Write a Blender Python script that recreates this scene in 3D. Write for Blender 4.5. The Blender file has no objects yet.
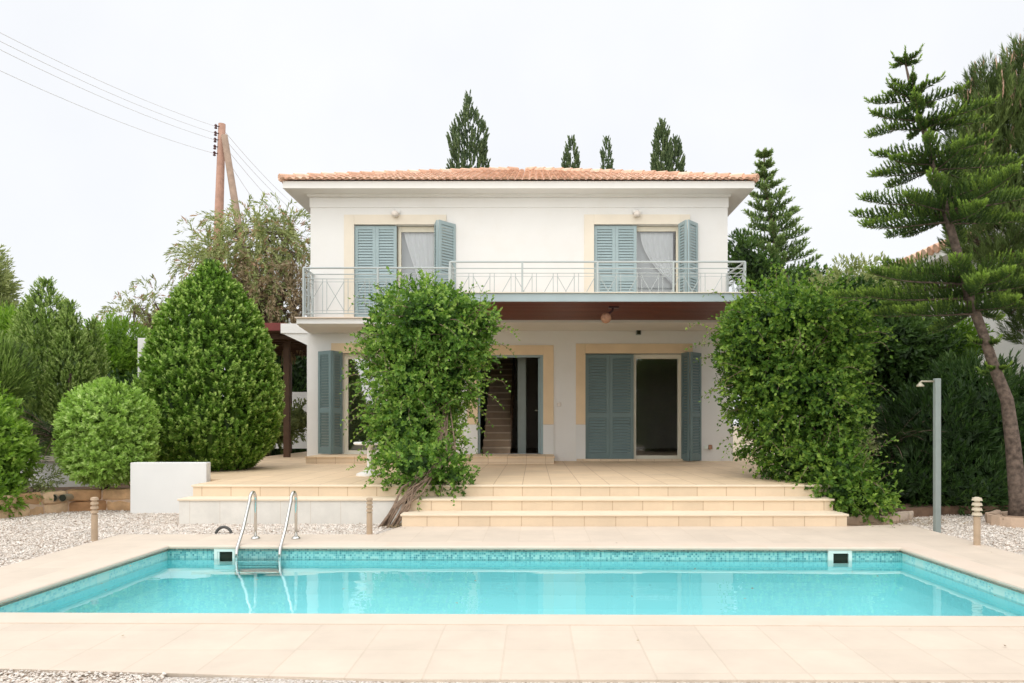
import bpy, math, random
import numpy as np
from mathutils import Vector
random.seed(7); RNG = np.random.default_rng(11)
sc = bpy.context.scene
COL = sc.collection
# ---------------------------------------------------------------- camera model
F = 740.0; H = 1.30; VX, VY = 534.0, 424.0
def at(px, py, Y): return ((px-VX)*Y/F, Y, H+(VY-py)*Y/F)
def gx(px, Y): return (px-VX)*Y/F
def gz(py, Y): return H+(VY-py)*Y/F
def gy(py): return H*F/(py-VY)

# ---------------------------------------------------------------- materials
def new_mat(name):
    m = bpy.data.materials.new(name); m.use_nodes = True
    nt = m.node_tree; nt.nodes.clear()
    out = nt.nodes.new('ShaderNodeOutputMaterial')
    return m, nt, out
def N(nt, t, **kw):
    n = nt.nodes.new(t)
    for k, v in kw.items():
        if k.startswith('i_'):
            n.inputs[k[2:].replace('_', ' ')].default_value = v
        else: setattr(n, k, v)
    return n
def ramp(nt, stops, fac):
    r = nt.nodes.new('ShaderNodeValToRGB'); cr = r.color_ramp
    while len(cr.elements) < len(stops): cr.elements.new(0.5)
    for e, (p, c) in zip(cr.elements, stops):
        e.position = p; e.color = (*c, 1)
    nt.links.new(fac, r.inputs[0]); return r.outputs[0]
def surf(name, col, rough=.7, var=.08, scale=3.0, bump=.0, bscale=60, spec=.3, metal=0, stain=None, stain_amt=.0, stain_scale=1.2):
    """plain coloured surface with soft colour variation, optional stains and fine bump"""
    m, nt, out = new_mat(name); L = nt.links.new
    p = N(nt, 'ShaderNodeBsdfPrincipled'); p.inputs['Roughness'].default_value = rough
    p.inputs['Metallic'].default_value = metal; p.inputs['Specular IOR Level'].default_value = spec
    tc = N(nt, 'ShaderNodeTexCoord'); nz = N(nt, 'ShaderNodeTexNoise'); nz.inputs['Scale'].default_value = scale; nz.inputs['Detail'].default_value = 6
    L(tc.outputs['Object'], nz.inputs['Vector'])
    lo = tuple(max(0, c*(1-var)) for c in col); hi = tuple(min(1, c*(1+var)) for c in col)
    c = ramp(nt, [(.3, lo), (.7, hi)], nz.outputs[0])
    if stain:
        n2 = N(nt, 'ShaderNodeTexNoise'); n2.inputs['Scale'].default_value = stain_scale; n2.inputs['Detail'].default_value = 8; n2.inputs['Roughness'].default_value = .65
        L(tc.outputs['Object'], n2.inputs['Vector'])
        f = ramp(nt, [(.48, (0, 0, 0)), (.72, (stain_amt,)*3)], n2.outputs[0])
        mx = N(nt, 'ShaderNodeMix', data_type='RGBA'); L(f, mx.inputs[0]); L(c, mx.inputs[6]); mx.inputs[7].default_value = (*stain, 1); c = mx.outputs[2]
    L(c, p.inputs['Base Color'])
    if bump:
        nb = N(nt, 'ShaderNodeTexNoise'); nb.inputs['Scale'].default_value = bscale; nb.inputs['Detail'].default_value = 4
        L(tc.outputs['Object'], nb.inputs['Vector'])
        b = N(nt, 'ShaderNodeBump'); b.inputs['Strength'].default_value = bump; b.inputs['Distance'].default_value = .01
        L(nb.outputs[0], b.inputs['Height']); L(b.outputs[0], p.inputs['Normal'])
    L(p.outputs[0], out.inputs[0]); return m
def leafmat(name, dark, mid, light, trans=.3, rough=.55):
    m, nt, out = new_mat(name); L = nt.links.new
    a = N(nt, 'ShaderNodeAttribute', attribute_name='var')
    c = ramp(nt, [(0, dark), (.5, mid), (1, light)], a.outputs['Fac'])
    p = N(nt, 'ShaderNodeBsdfPrincipled'); p.inputs['Roughness'].default_value = rough; p.inputs['Specular IOR Level'].default_value = .35
    t = N(nt, 'ShaderNodeBsdfTranslucent'); mx = N(nt, 'ShaderNodeMixShader'); mx.inputs[0].default_value = trans
    L(c, p.inputs['Base Color'])
    hs = N(nt, 'ShaderNodeHueSaturation'); hs.inputs['Value'].default_value = 1.5; hs.inputs['Saturation'].default_value = 1.1; L(c, hs.inputs['Color']); L(hs.outputs[0], t.inputs[0])
    L(p.outputs[0], mx.inputs[1]); L(t.outputs[0], mx.inputs[2]); L(mx.outputs[0], out.inputs[0]); return m
def tilemat(name, col, grout, w=.4, h=.4, axes='xy', off=(0, 0), mortar=.006, var=.10, rough=.6, freq=0, stain=.15):
    m, nt, out = new_mat(name); L = nt.links.new
    tc = N(nt, 'ShaderNodeTexCoord'); sp = N(nt, 'ShaderNodeSeparateXYZ'); L(tc.outputs['Object'], sp.inputs[0])
    cb = N(nt, 'ShaderNodeCombineXYZ'); L(sp.outputs['XYZ'.index(axes[0].upper())], cb.inputs[0]); L(sp.outputs['XYZ'.index(axes[1].upper())], cb.inputs[1])
    mp = N(nt, 'ShaderNodeMapping'); mp.inputs['Location'].default_value = (off[0], off[1], 0); L(cb.outputs[0], mp.inputs[0])
    b = N(nt, 'ShaderNodeTexBrick'); b.offset = 0; b.offset_frequency = 1; b.squash = 1
    b.inputs['Scale'].default_value = 1; b.inputs['Brick Width'].default_value = w; b.inputs['Row Height'].default_value = h
    b.inputs['Mortar Size'].default_value = mortar; b.inputs['Mortar Smooth'].default_value = .4; b.inputs['Bias'].default_value = 0
    b.inputs['Color1'].default_value = (*[c*(1-var) for c in col], 1); b.inputs['Color2'].default_value = (*[min(1, c*(1+var)) for c in col], 1); b.inputs['Mortar'].default_value = (*grout, 1)
    L(mp.outputs[0], b.inputs['Vector'])
    nz = N(nt, 'ShaderNodeTexNoise'); nz.inputs['Scale'].default_value = 1.7; nz.inputs['Detail'].default_value = 9; nz.inputs['Roughness'].default_value = .7; L(tc.outputs['Object'], nz.inputs['Vector'])
    f = ramp(nt, [(.35, (1-stain,)*3), (.65, (1, 1, 1))], nz.outputs[0])
    mx = N(nt, 'ShaderNodeMix', data_type='RGBA', blend_type='MULTIPLY'); mx.inputs[0].default_value = 1; L(b.outputs[0], mx.inputs[6]); L(f, mx.inputs[7])
    p = N(nt, 'ShaderNodeBsdfPrincipled'); p.inputs['Roughness'].default_value = rough; p.inputs['Specular IOR Level'].default_value = .3
    L(mx.outputs[2], p.inputs['Base Color'])
    bm = N(nt, 'ShaderNodeBump'); bm.inputs['Strength'].default_value = .4; bm.inputs['Distance'].default_value = .004; bm.invert = True
    L(b.outputs[1], bm.inputs['Height']); L(bm.outputs[0], p.inputs['Normal'])
    L(p.outputs[0], out.inputs[0]); return m
def glassmat(name, tint=(.9, .93, .92), ior=1.5, boost=1.0):
    m, nt, out = new_mat(name); L = nt.links.new
    fr = N(nt, 'ShaderNodeFresnel'); fr.inputs[0].default_value = ior
    g = N(nt, 'ShaderNodeBsdfGlossy'); g.inputs['Roughness'].default_value = 0.0; g.inputs[0].default_value = (1, 1, 1, 1)
    t = N(nt, 'ShaderNodeBsdfTransparent'); t.inputs[0].default_value = (*tint, 1)
    mt = N(nt, 'ShaderNodeMath', operation='MULTIPLY'); mt.use_clamp = True; mt.inputs[1].default_value = boost; L(fr.outputs[0], mt.inputs[0])
    mx = N(nt, 'ShaderNodeMixShader'); L(mt.outputs[0], mx.inputs[0]); L(t.outputs[0], mx.inputs[1]); L(g.outputs[0], mx.inputs[2]); L(mx.outputs[0], out.inputs[0]); return m

M = {}
M['white'] = surf('white_render', (.775, .765, .745), .85, .015, 1.5, .2, 90, stain=(.66, .62, .54), stain_amt=.22)
M['white2'] = surf('white_paint', (.80, .79, .76), .6, .02)
M['plinth'] = surf('plinth_white', (.74, .74, .725), .7, .03, 2, .1)
M['cream'] = surf('cream_frame', (.74, .70, .58), .45, .02)
M['tan2'] = surf('tan_surround_deep', (.78, .61, .41), .8, .06, 2.5, .15)  # warmer, deeper tan for the ground floor door surrounds
M['tan'] = surf('tan_surround', (.76, .69, .58), .8, .04, 2.5, .15)
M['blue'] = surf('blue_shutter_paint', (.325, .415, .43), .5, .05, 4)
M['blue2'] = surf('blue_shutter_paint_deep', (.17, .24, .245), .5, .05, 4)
M['bluefascia'] = surf('pale_blue_fascia', (.40, .475, .495), .55, .04)
M['rail'] = surf('grey_rail_paint', (.42, .46, .455), .45, .03, metal=.0)
M['wood'] = None
M['redpaint'] = surf('dark_red_beam', (.17, .035, .03), .55, .15)
M['darkwood'] = surf('dark_timber', (.09, .05, .03), .7, .2)
M['steel'] = surf('stainless', (.62, .61, .58), .16, .03, metal=1)
M['galv'] = surf('galvanised_post', (.25, .285, .27), .55, .06, 6)
M['brass'] = surf('pale_brass', (.42, .38, .29), .4, .05, metal=.3)
M['bollard'] = surf('bollard_sand_paint', (.46, .345, .24), .7, .08, 10, .2)
M['bollardtop'] = surf('bollard_louvre_cream', (.56, .48, .36), .6, .06)
M['rubber'] = surf('grey_rubber', (.09, .09, .085), .7, .1)
M['plastic'] = surf('white_plastic', (.75, .80, .74), .4, .03)
M['dark'] = surf('dark_inside', (.02, .025, .015), .8, .2)
M['inner'] = surf('interior_plaster', (.60, .56, .50), .9, .04)
M['innerfloor'] = surf('interior_floor', (.30, .24, .18), .5, .05)
M['stairrise'] = surf('stair_riser', (.50, .36, .25), .5, .08, 6)
M['stairwood'] = surf('stair_marble', (.80, .65, .50), .4, .08, 6)
M['curtain'] = surf('white_curtain', (.86, .88, .90), .9, .02)
M['sheer'] = surf('grey_blind', (.55, .58, .60), .9, .03)
M['trunk'] = surf('bark_brown', (.16, .115, .085), .9, .45, 14, 1.0, 30)
M['redtrunk'] = surf('bark_redbrown', (.125, .092, .072), .9, .5, 18, 1.6, 26)
M['greytrunk'] = surf('bark_dry_vine', (.22, .155, .11), .9, .35, 20, .9, 50)
M['pole'] = surf('pole_timber', (.42, .25, .185), .85, .15, 6)
M['pole2'] = surf('pole_timber_grey', (.33, .24, .18), .85, .15, 6)
M['wire'] = surf('wire_grey', (.74, .76, .78), .5, .03)
M['ins'] = surf('insulator', (.10, .05, .05), .3, .1)
M['mortar'] = surf('mortar_pink', (.62, .46, .34), .95, .1, 12, .5, 60)
M['soil'] = surf('soil', (.16, .10, .065), .95, .35, 9, .8, 30)
M['ground'] = surf('dry_ground', (.40, .33, .235), .95, .25, .8, .5, 10)
M['lamp'] = surf('lamp_glass', (.72, .66, .60), .3, .05)
M['rattan'] = surf('clay_lamp', (.40, .22, .14), .7, .25, 25, .5, 60)
M['tile'] = tilemat('deck_tile', (.675, .57, .465), (.635, .53, .425), .40, .40, 'xy', (.17, .14), .006, .035, stain=.12)
M['terr'] = tilemat('terrace_tile', (.79, .60, .40), (.55, .38, .24), .40, .40, 'xy', (.16, .05), .007, .04, stain=.12)
M['riser'] = tilemat('riser_tile', (.75, .605, .44), (.54, .40, .27), .40, .60, 'xz', (.16, .1), .007, .06, stain=.10)
M['nosing'] = surf('tread_edge', (.76, .64, .49), .6, .05, 3)
M['whiteriser'] = tilemat('white_riser', (.79, .76, .70), (.70, .64, .56), .40, .60, 'xz', (.16, .1), .005, .03, stain=.16)
M['coping'] = surf('pool_coping_stone', (.675, .565, .465), .6, .03, 2.2, .1, 40, stain=(.60, .44, .32), stain_amt=.30, stain_scale=3)
def woodmat():
    m, nt, out = new_mat('redwood_ceiling'); L = nt.links.new
    tc = N(nt, 'ShaderNodeTexCoord'); mp = N(nt, 'ShaderNodeMapping'); mp.inputs['Scale'].default_value = (.7, 14, 14); L(tc.outputs['Object'], mp.inputs[0])
    nz = N(nt, 'ShaderNodeTexNoise'); nz.inputs['Scale'].default_value = 2; nz.inputs['Detail'].default_value = 6; L(mp.outputs[0], nz.inputs['Vector'])
    c = ramp(nt, [(.25, (.075, .017, .009)), (.75, (.22, .05, .026))], nz.outputs[0])
    p = N(nt, 'ShaderNodeBsdfPrincipled'); p.inputs['Roughness'].default_value = .45; L(c, p.inputs['Base Color']); L(p.outputs[0], out.inputs[0]); return m
M['wood'] = woodmat()
def attrmat(name, stops, rough=.8, bump=.3, bscale=40):
    m, nt, out = new_mat(name); L = nt.links.new
    a = N(nt, 'ShaderNodeAttribute', attribute_name='var'); c = ramp(nt, stops, a.outputs['Fac'])
    tc = N(nt, 'ShaderNodeTexCoord'); nz = N(nt, 'ShaderNodeTexNoise'); nz.inputs['Scale'].default_value = 8; nz.inputs['Detail'].default_value = 8; L(tc.outputs['Object'], nz.inputs['Vector'])
    f = ramp(nt, [(.3, (.75,)*3), (.7, (1.1,)*3)], nz.outputs[0])
    mx = N(nt, 'ShaderNodeMix', data_type='RGBA', blend_type='MULTIPLY'); mx.inputs[0].default_value = 1; L(c, mx.inputs[6]); L(f, mx.inputs[7])
    p = N(nt, 'ShaderNodeBsdfPrincipled'); p.inputs['Roughness'].default_value = rough; L(mx.outputs[2], p.inputs['Base Color'])
    nb = N(nt, 'ShaderNodeTexNoise'); nb.inputs['Scale'].default_value = bscale; L(tc.outputs['Object'], nb.inputs['Vector'])
    b = N(nt, 'ShaderNodeBump'); b.inputs['Strength'].default_value = bump; b.inputs['Distance'].default_value = .01; L(nb.outputs[0], b.inputs['Height']); L(b.outputs[0], p.inputs['Normal'])
    L(p.outputs[0], out.inputs[0]); return m
M['rooftile'] = attrmat('terracotta_tile', [(0, (.62, .36, .24)), (.5, (.75, .48, .34)), (1, (.84, .62, .47))])
M['pebble'] = attrmat('pebbles', [(0, (.38, .28, .21)), (.2, (.66, .57, .49)), (.6, (.76, .69, .61)), (1, (.86, .81, .75))])
M['stone'] = attrmat('garden_stone', [(0, (.42, .22, .10)), (.5, (.62, .38, .20)), (1, (.72, .52, .33))], bump=1, bscale=14)
M['greystone'] = attrmat('rough_rock', [(0, (.30, .20, .13)), (.5, (.45, .33, .24)), (1, (.55, .45, .36))], bump=1, bscale=14)
def gravelmat():
    m, nt, out = new_mat('gravel_bed'); L = nt.links.new
    tc = N(nt, 'ShaderNodeTexCoord'); v = N(nt, 'ShaderNodeTexVoronoi'); v.inputs['Scale'].default_value = 70; L(tc.outputs['Object'], v.inputs['Vector'])
    sp = N(nt, 'ShaderNodeSeparateColor'); L(v.outputs['Color'], sp.inputs[0])
    c = ramp(nt, [(0, (.42, .33, .25)), (.3, (.62, .54, .46)), (.7, (.73, .66, .59)), (1, (.82, .77, .71))], sp.outputs[0])
    p = N(nt, 'ShaderNodeBsdfPrincipled'); p.inputs['Roughness'].default_value = .9; L(c, p.inputs['Base Color'])
    b = N(nt, 'ShaderNodeBump'); b.invert = True; b.inputs['Strength'].default_value = 1; b.inputs['Distance'].default_value = .02; L(v.outputs['Distance'], b.inputs['Height']); L(b.outputs[0], p.inputs['Normal'])
    L(p.outputs[0], out.inputs[0]); return m
M['gravel'] = gravelmat()
def mosaicmat(name, cols, size, grout):
    m, nt, out = new_mat(name); L = nt.links.new
    tc = N(nt, 'ShaderNodeTexCoord'); mp = N(nt, 'ShaderNodeMapping'); mp.inputs['Scale'].default_value = (1/size,)*3; mp.inputs['Location'].default_value = (.37, .41, .13); L(tc.outputs['Object'], mp.inputs[0])
    fl = N(nt, 'ShaderNodeVectorMath', operation='FLOOR'); L(mp.outputs[0], fl.inputs[0])
    wn = N(nt, 'ShaderNodeTexWhiteNoise', noise_dimensions='3D'); L(fl.outputs[0], wn.inputs[0])
    c = ramp(nt, cols, wn.outputs[0])
    fr = N(nt, 'ShaderNodeVectorMath', operation='FRACTION'); L(mp.outputs[0], fr.inputs[0]); sp = N(nt, 'ShaderNodeSeparateXYZ'); L(fr.outputs[0], sp.inputs[0])
    def edge(o):
        a = N(nt, 'ShaderNodeMath', operation='SUBTRACT'); L(o, a.inputs[0]); a.inputs[1].default_value = .5
        b = N(nt, 'ShaderNodeMath', operation='ABSOLUTE'); L(a.outputs[0], b.inputs[0])
        g = N(nt, 'ShaderNodeMath', operation='GREATER_THAN'); L(b.outputs[0], g.inputs[0]); g.inputs[1].default_value = .44; return g.outputs[0]
    mxx = N(nt, 'ShaderNodeMath', operation='MAXIMUM'); L(edge(sp.outputs[0]), mxx.inputs[0]); L(edge(sp.outputs[2]), mxx.inputs[1])
    mx = N(nt, 'ShaderNodeMix', data_type='RGBA'); L(mxx.outputs[0], mx.inputs[0]); L(c, mx.inputs[6]); mx.inputs[7].default_value = (*grout, 1)
    p = N(nt, 'ShaderNodeBsdfPrincipled'); p.inputs['Roughness'].default_value = .3; L(mx.outputs[2], p.inputs['Base Color']); L(p.outputs[0], out.inputs[0]); return m
M['mosaic'] = mosaicmat('waterline_mosaic', [(0, (.05, .24, .28)), (.22, (.12, .40, .42)), (.6, (.24, .57, .56)), (1, (.40, .68, .63))], .022, (.40, .68, .66))
M['glancemosaic'] = mosaicmat('glancing_pale_mosaic', [(0, (.30, .60, .62)), (.4, (.44, .74, .72)), (1, (.58, .80, .74))], .022, (.60, .78, .72))  # side walls: same mosaic, its pale look at a glancing angle put into the colour
M['pool'] = surf('pool_plaster', (.42, .955, 1.0), .8, .02, 1.0)
M['poolside'] = surf('pool_pale_tile', (.42, .84, .86), .7, .04, 2.0)
def watermat():
    m, nt, out = new_mat('pool_water'); L = nt.links.new
    tc = N(nt, 'ShaderNodeTexCoord'); mp = N(nt, 'ShaderNodeMapping'); mp.inputs['Scale'].default_value = (.8, 1.6, 1); L(tc.outputs['Object'], mp.inputs[0])
    nz = N(nt, 'ShaderNodeTexNoise'); nz.inputs['Scale'].default_value = 1.6; nz.inputs['Detail'].default_value = 2; L(mp.outputs[0], nz.inputs['Vector'])
    b = N(nt, 'ShaderNodeBump'); b.inputs['Strength'].default_value = .12; b.inputs['Distance'].default_value = .03; L(nz.outputs[0], b.inputs['Height'])
    fr = N(nt, 'ShaderNodeFresnel'); fr.inputs[0].default_value = 1.33; L(b.outputs[0], fr.inputs[1])
    g = N(nt, 'ShaderNodeBsdfGlossy'); g.inputs['Roughness'].default_value = .0; g.inputs[0].default_value = (1, 1, 1, 1); L(b.outputs[0], g.inputs['Normal'])
    t = N(nt, 'ShaderNodeBsdfTransparent'); t.inputs[0].default_value = (.86, .995, 1.0, 1)
    mx = N(nt, 'ShaderNodeMixShader'); L(fr.outputs[0], mx.inputs[0]); L(t.outputs[0], mx.inputs[1]); L(g.outputs[0], mx.inputs[2]); L(mx.outputs[0], out.inputs[0]); return m
M['water'] = watermat()
M['glass2'] = glassmat('reflective_glass', (.8, .85, .86), 1.5, 7.0)
M['glass'] = glassmat('window_glass', (.93, .95, .95), 1.5, 2.2)
LM = {
 'vine': leafmat('vine_leaf', (.032, .08, .014), (.125, .25, .036), (.36, .50, .11), .3),
 'vine2': leafmat('vine_leaf_deep', (.022, .058, .010), (.085, .18, .022), (.28, .41, .07), .3),
 'thuja': leafmat('thuja_leaf', (.028, .066, .010), (.15, .295, .028), (.48, .62, .18), .15),
 'ball': leafmat('pittosporum_leaf', (.12, .20, .03), (.35, .53, .11), (.60, .72, .32), .25),
 'fresh': leafmat('fresh_leaf', (.075, .15, .02), (.21, .36, .045), (.42, .55, .14), .3),
 'juniper': leafmat('juniper_leaf', (.05, .085, .022), (.23, .35, .07), (.52, .62, .24), .15),
 'dark': leafmat('deep_green_leaf', (.014, .032, .008), (.034, .078, .014), (.09, .165, .034), .2),
 'oleander': leafmat('oleander_leaf', (.013, .032, .008), (.034, .078, .015), (.10, .17, .04), .2),
 'palm': leafmat('palm_frond', (.015, .034, .010), (.04, .075, .02), (.09, .14, .045), .15),
 'cypress': leafmat('cypress_leaf', (.035, .065, .026), (.085, .135, .052), (.19, .25, .11), .12),
 'norfolk': leafmat('norfolk_needles', (.035, .08, .026), (.15, .245, .07), (.34, .46, .17), .12),
 'arau': leafmat('monkey_needles', (.014, .036, .008), (.062, .118, .02), (.27, .40, .06), .12),
 'pine': leafmat('pine_needles', (.04, .065, .016), (.085, .135, .034), (.22, .29, .09), .15),
 'candle': leafmat('pine_candle', (.36, .21, .14), (.50, .33, .23), (.58, .44, .33), .1),
 'olive': leafmat('pepper_leaf', (.12, .16, .05), (.29, .34, .13), (.48, .51, .25), .3),
 'drytwig': leafmat('dry_hanging_leaf', (.18, .125, .07), (.31, .24, .14), (.44, .36, .24), .2),
 'redleaf': leafmat('red_flower', (.34, .20, .12), (.46, .29, .18), (.55, .40, .27), .2),
}

# ---------------------------------------------------------------- mesh helpers
ORG = {}
def base(name, loc, label, cat, group=None):
    o = bpy.data.objects.new(name, None); o.empty_display_size = .2; COL.objects.link(o)
    o.location = loc; ORG[o] = np.array(loc, float); settag(o, label, cat, group); return o
def settag(o, label, cat, group=None):
    o['label'] = label; o['category'] = cat
    if group: o['group'] = group
def link(name, me, mats, parent, org):
    o = bpy.data.objects.new(name, me); COL.objects.link(o)
    for m in (mats if isinstance(mats, (list, tuple)) else [mats]): me.materials.append(m)
    if parent is not None: o.parent = parent; ORG[o] = ORG[parent]
    else: o.location = org; ORG[o] = np.array(org, float)
    return o
def raw_mesh(name, V, faces_flat, sizes, var=None, smooth=False, matidx=None):
    me = bpy.data.meshes.new(name)
    V = np.asarray(V, np.float32); n = len(V)
    me.vertices.add(n); me.vertices.foreach_set('co', V.ravel())
    ff = np.asarray(faces_flat, np.int32); sz = np.asarray(sizes, np.int32)
    me.loops.add(len(ff)); me.loops.foreach_set('vertex_index', ff)
    me.polygons.add(len(sz)); st = np.zeros(len(sz), np.int32); st[1:] = np.cumsum(sz)[:-1]
    me.polygons.foreach_set('loop_start', st); me.polygons.foreach_set('loop_total', sz)
    me.polygons.foreach_set('use_smooth', np.full(len(sz), bool(smooth)))
    if matidx is not None: me.polygons.foreach_set('material_index', np.asarray(matidx, np.int32))
    me.update(calc_edges=True)
    if var is not None:
        a = me.attributes.new('var', 'FLOAT', 'FACE'); a.data.foreach_set('value', np.asarray(var, np.float32))
    me.validate(); return me
class MB:
    def __init__(s): s.v = []; s.f = []; s.var = []; s.cur = .5
    def quad(s, *p):
        i = len(s.v); s.v += [tuple(q) for q in p]; s.f.append(tuple(range(i, i+len(p)))); s.var.append(s.cur)
    def box(s, x0, y0, z0, x1, y1, z1):
        s.hexa([(x0, y0, z0), (x1, y0, z0), (x1, y1, z0), (x0, y1, z0)], [(x0, y0, z1), (x1, y0, z1), (x1, y1, z1), (x0, y1, z1)])
    def hexa(s, b, t):
        ct = sum((Vector(q) for q in t), Vector())/len(t); cb_ = sum((Vector(q) for q in b), Vector())/len(b)
        nn = sum(((Vector(t[k])-ct).cross(Vector(t[(k+1) % len(t)])-ct) for k in range(len(t))), Vector())
        if nn.dot(ct-cb_) < 0: b = list(b)[::-1]; t = list(t)[::-1]
        i = len(s.v); n = len(b); s.v += [tuple(q) for q in b]+[tuple(q) for q in t]
        fs = [tuple(i+n-1-k for k in range(n)), tuple(i+n+k for k in range(n))]+[(i+k, i+(k+1) % n, i+n+(k+1) % n, i+n+k) for k in range(n)]
        s.f += fs; s.var += [s.cur]*len(fs)
    def tube(s, path, rad, sides=8, caps=True):
        P = [Vector(p) for p in path]; n = len(P)
        if not hasattr(rad, '__len__'): rad = [rad]*n
        rings = []; ref = None
        for k in range(n):
            d = (P[min(k+1, n-1)]-P[max(k-1, 0)]).normalized()
            if ref is None: ref = Vector((1, 0, 0)) if abs(d.x) < .8 else Vector((0, 1, 0))
            a = (ref-d*ref.dot(d)).normalized(); ref = a; b = d.cross(a)
            i = len(s.v)
            for j in range(sides):
                t = 2*math.pi*j/sides; s.v.append(tuple(P[k]+(a*math.cos(t)+b*math.sin(t))*rad[k]))
            rings.append(i)
        for k in range(n-1):
            for j in range(sides):
                s.f.append((rings[k]+j, rings[k]+(j+1) % sides, rings[k+1]+(j+1) % sides, rings[k+1]+j)); s.var.append(s.cur)
        if caps:
            s.f.append(tuple(rings[0]+j for j in reversed(range(sides)))); s.f.append(tuple(rings[-1]+j for j in range(sides))); s.var += [s.cur]*2
    def lathe(s, cx, cy, prof, sides=16):
        i0 = len(s.v)
        for r, z in prof:
            for j in range(sides):
                t = 2*math.pi*j/sides; s.v.append((cx+r*math.cos(t), cy+r*math.sin(t), z))
        for k in range(len(prof)-1):
            for j in range(sides):
                s.f.append((i0+k*sides+j, i0+k*sides+(j+1) % sides, i0+(k+1)*sides+(j+1) % sides, i0+(k+1)*sides+j)); s.var.append(s.cur)
        s.f.append(tuple(i0+j for j in reversed(range(sides)))); s.f.append(tuple(i0+(len(prof)-1)*sides+j for j in range(sides))); s.var += [s.cur]*2
    def build(s, name, mat, parent=None, smooth=False, org=None, bevel=0):
        V = np.array(s.v, float)
        if parent is not None: o0 = ORG[parent]
        else:
            o0 = np.array(org if org is not None else (0, 0, 0), float)
        flat = [i for f in s.f for i in f]; sz = [len(f) for f in s.f]
        me = raw_mesh(name, V-o0, flat, sz, s.var, smooth)
        o = link(name, me, mat, parent, o0)
        if bevel:
            b = o.modifiers.new('edge', 'BEVEL'); b.width = bevel; b.segments = 2; b.limit_method = 'ANGLE'
        if smooth:
            pass
        return o
def struct(o): o['kind'] = 'structure'; return o

def wall_holes(mb, x0, x1, z0, z1, y0, y1, holes):
    xs = sorted({x0, x1, *[h[0] for h in holes], *[h[1] for h in holes]}); zs = sorted({z0, z1, *[h[2] for h in holes], *[h[3] for h in holes]})
    xs = [x for x in xs if x0 <= x <= x1]; zs = [z for z in zs if z0 <= z <= z1]
    nx, nz = len(xs)-1, len(zs)-1
    def solid(i, j):
        if i < 0 or j < 0 or i >= nx or j >= nz: return False
        cx, cz = (xs[i]+xs[i+1])/2, (zs[j]+zs[j+1])/2
        return not any(h[0] < cx < h[1] and h[2] < cz < h[3] for h in holes)
    for i in range(nx):
        for j in range(nz):
            if not solid(i, j): continue
            a, b, c, d = xs[i], xs[i+1], zs[j], zs[j+1]
            mb.quad((a, y0, c), (b, y0, c), (b, y0, d), (a, y0, d)); mb.quad((b, y1, c), (a, y1, c), (a, y1, d), (b, y1, d))
            if not solid(i-1, j): mb.quad((a, y1, c), (a, y0, c), (a, y0, d), (a, y1, d))
            if not solid(i+1, j): mb.quad((b, y0, c), (b, y1, c), (b, y1, d), (b, y0, d))
            if not solid(i, j-1): mb.quad((a, y1, c), (b, y1, c), (b, y0, c), (a, y0, c))
            if not solid(i, j+1): mb.quad((a, y0, d), (b, y0, d), (b, y1, d), (a, y1, d))

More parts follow.
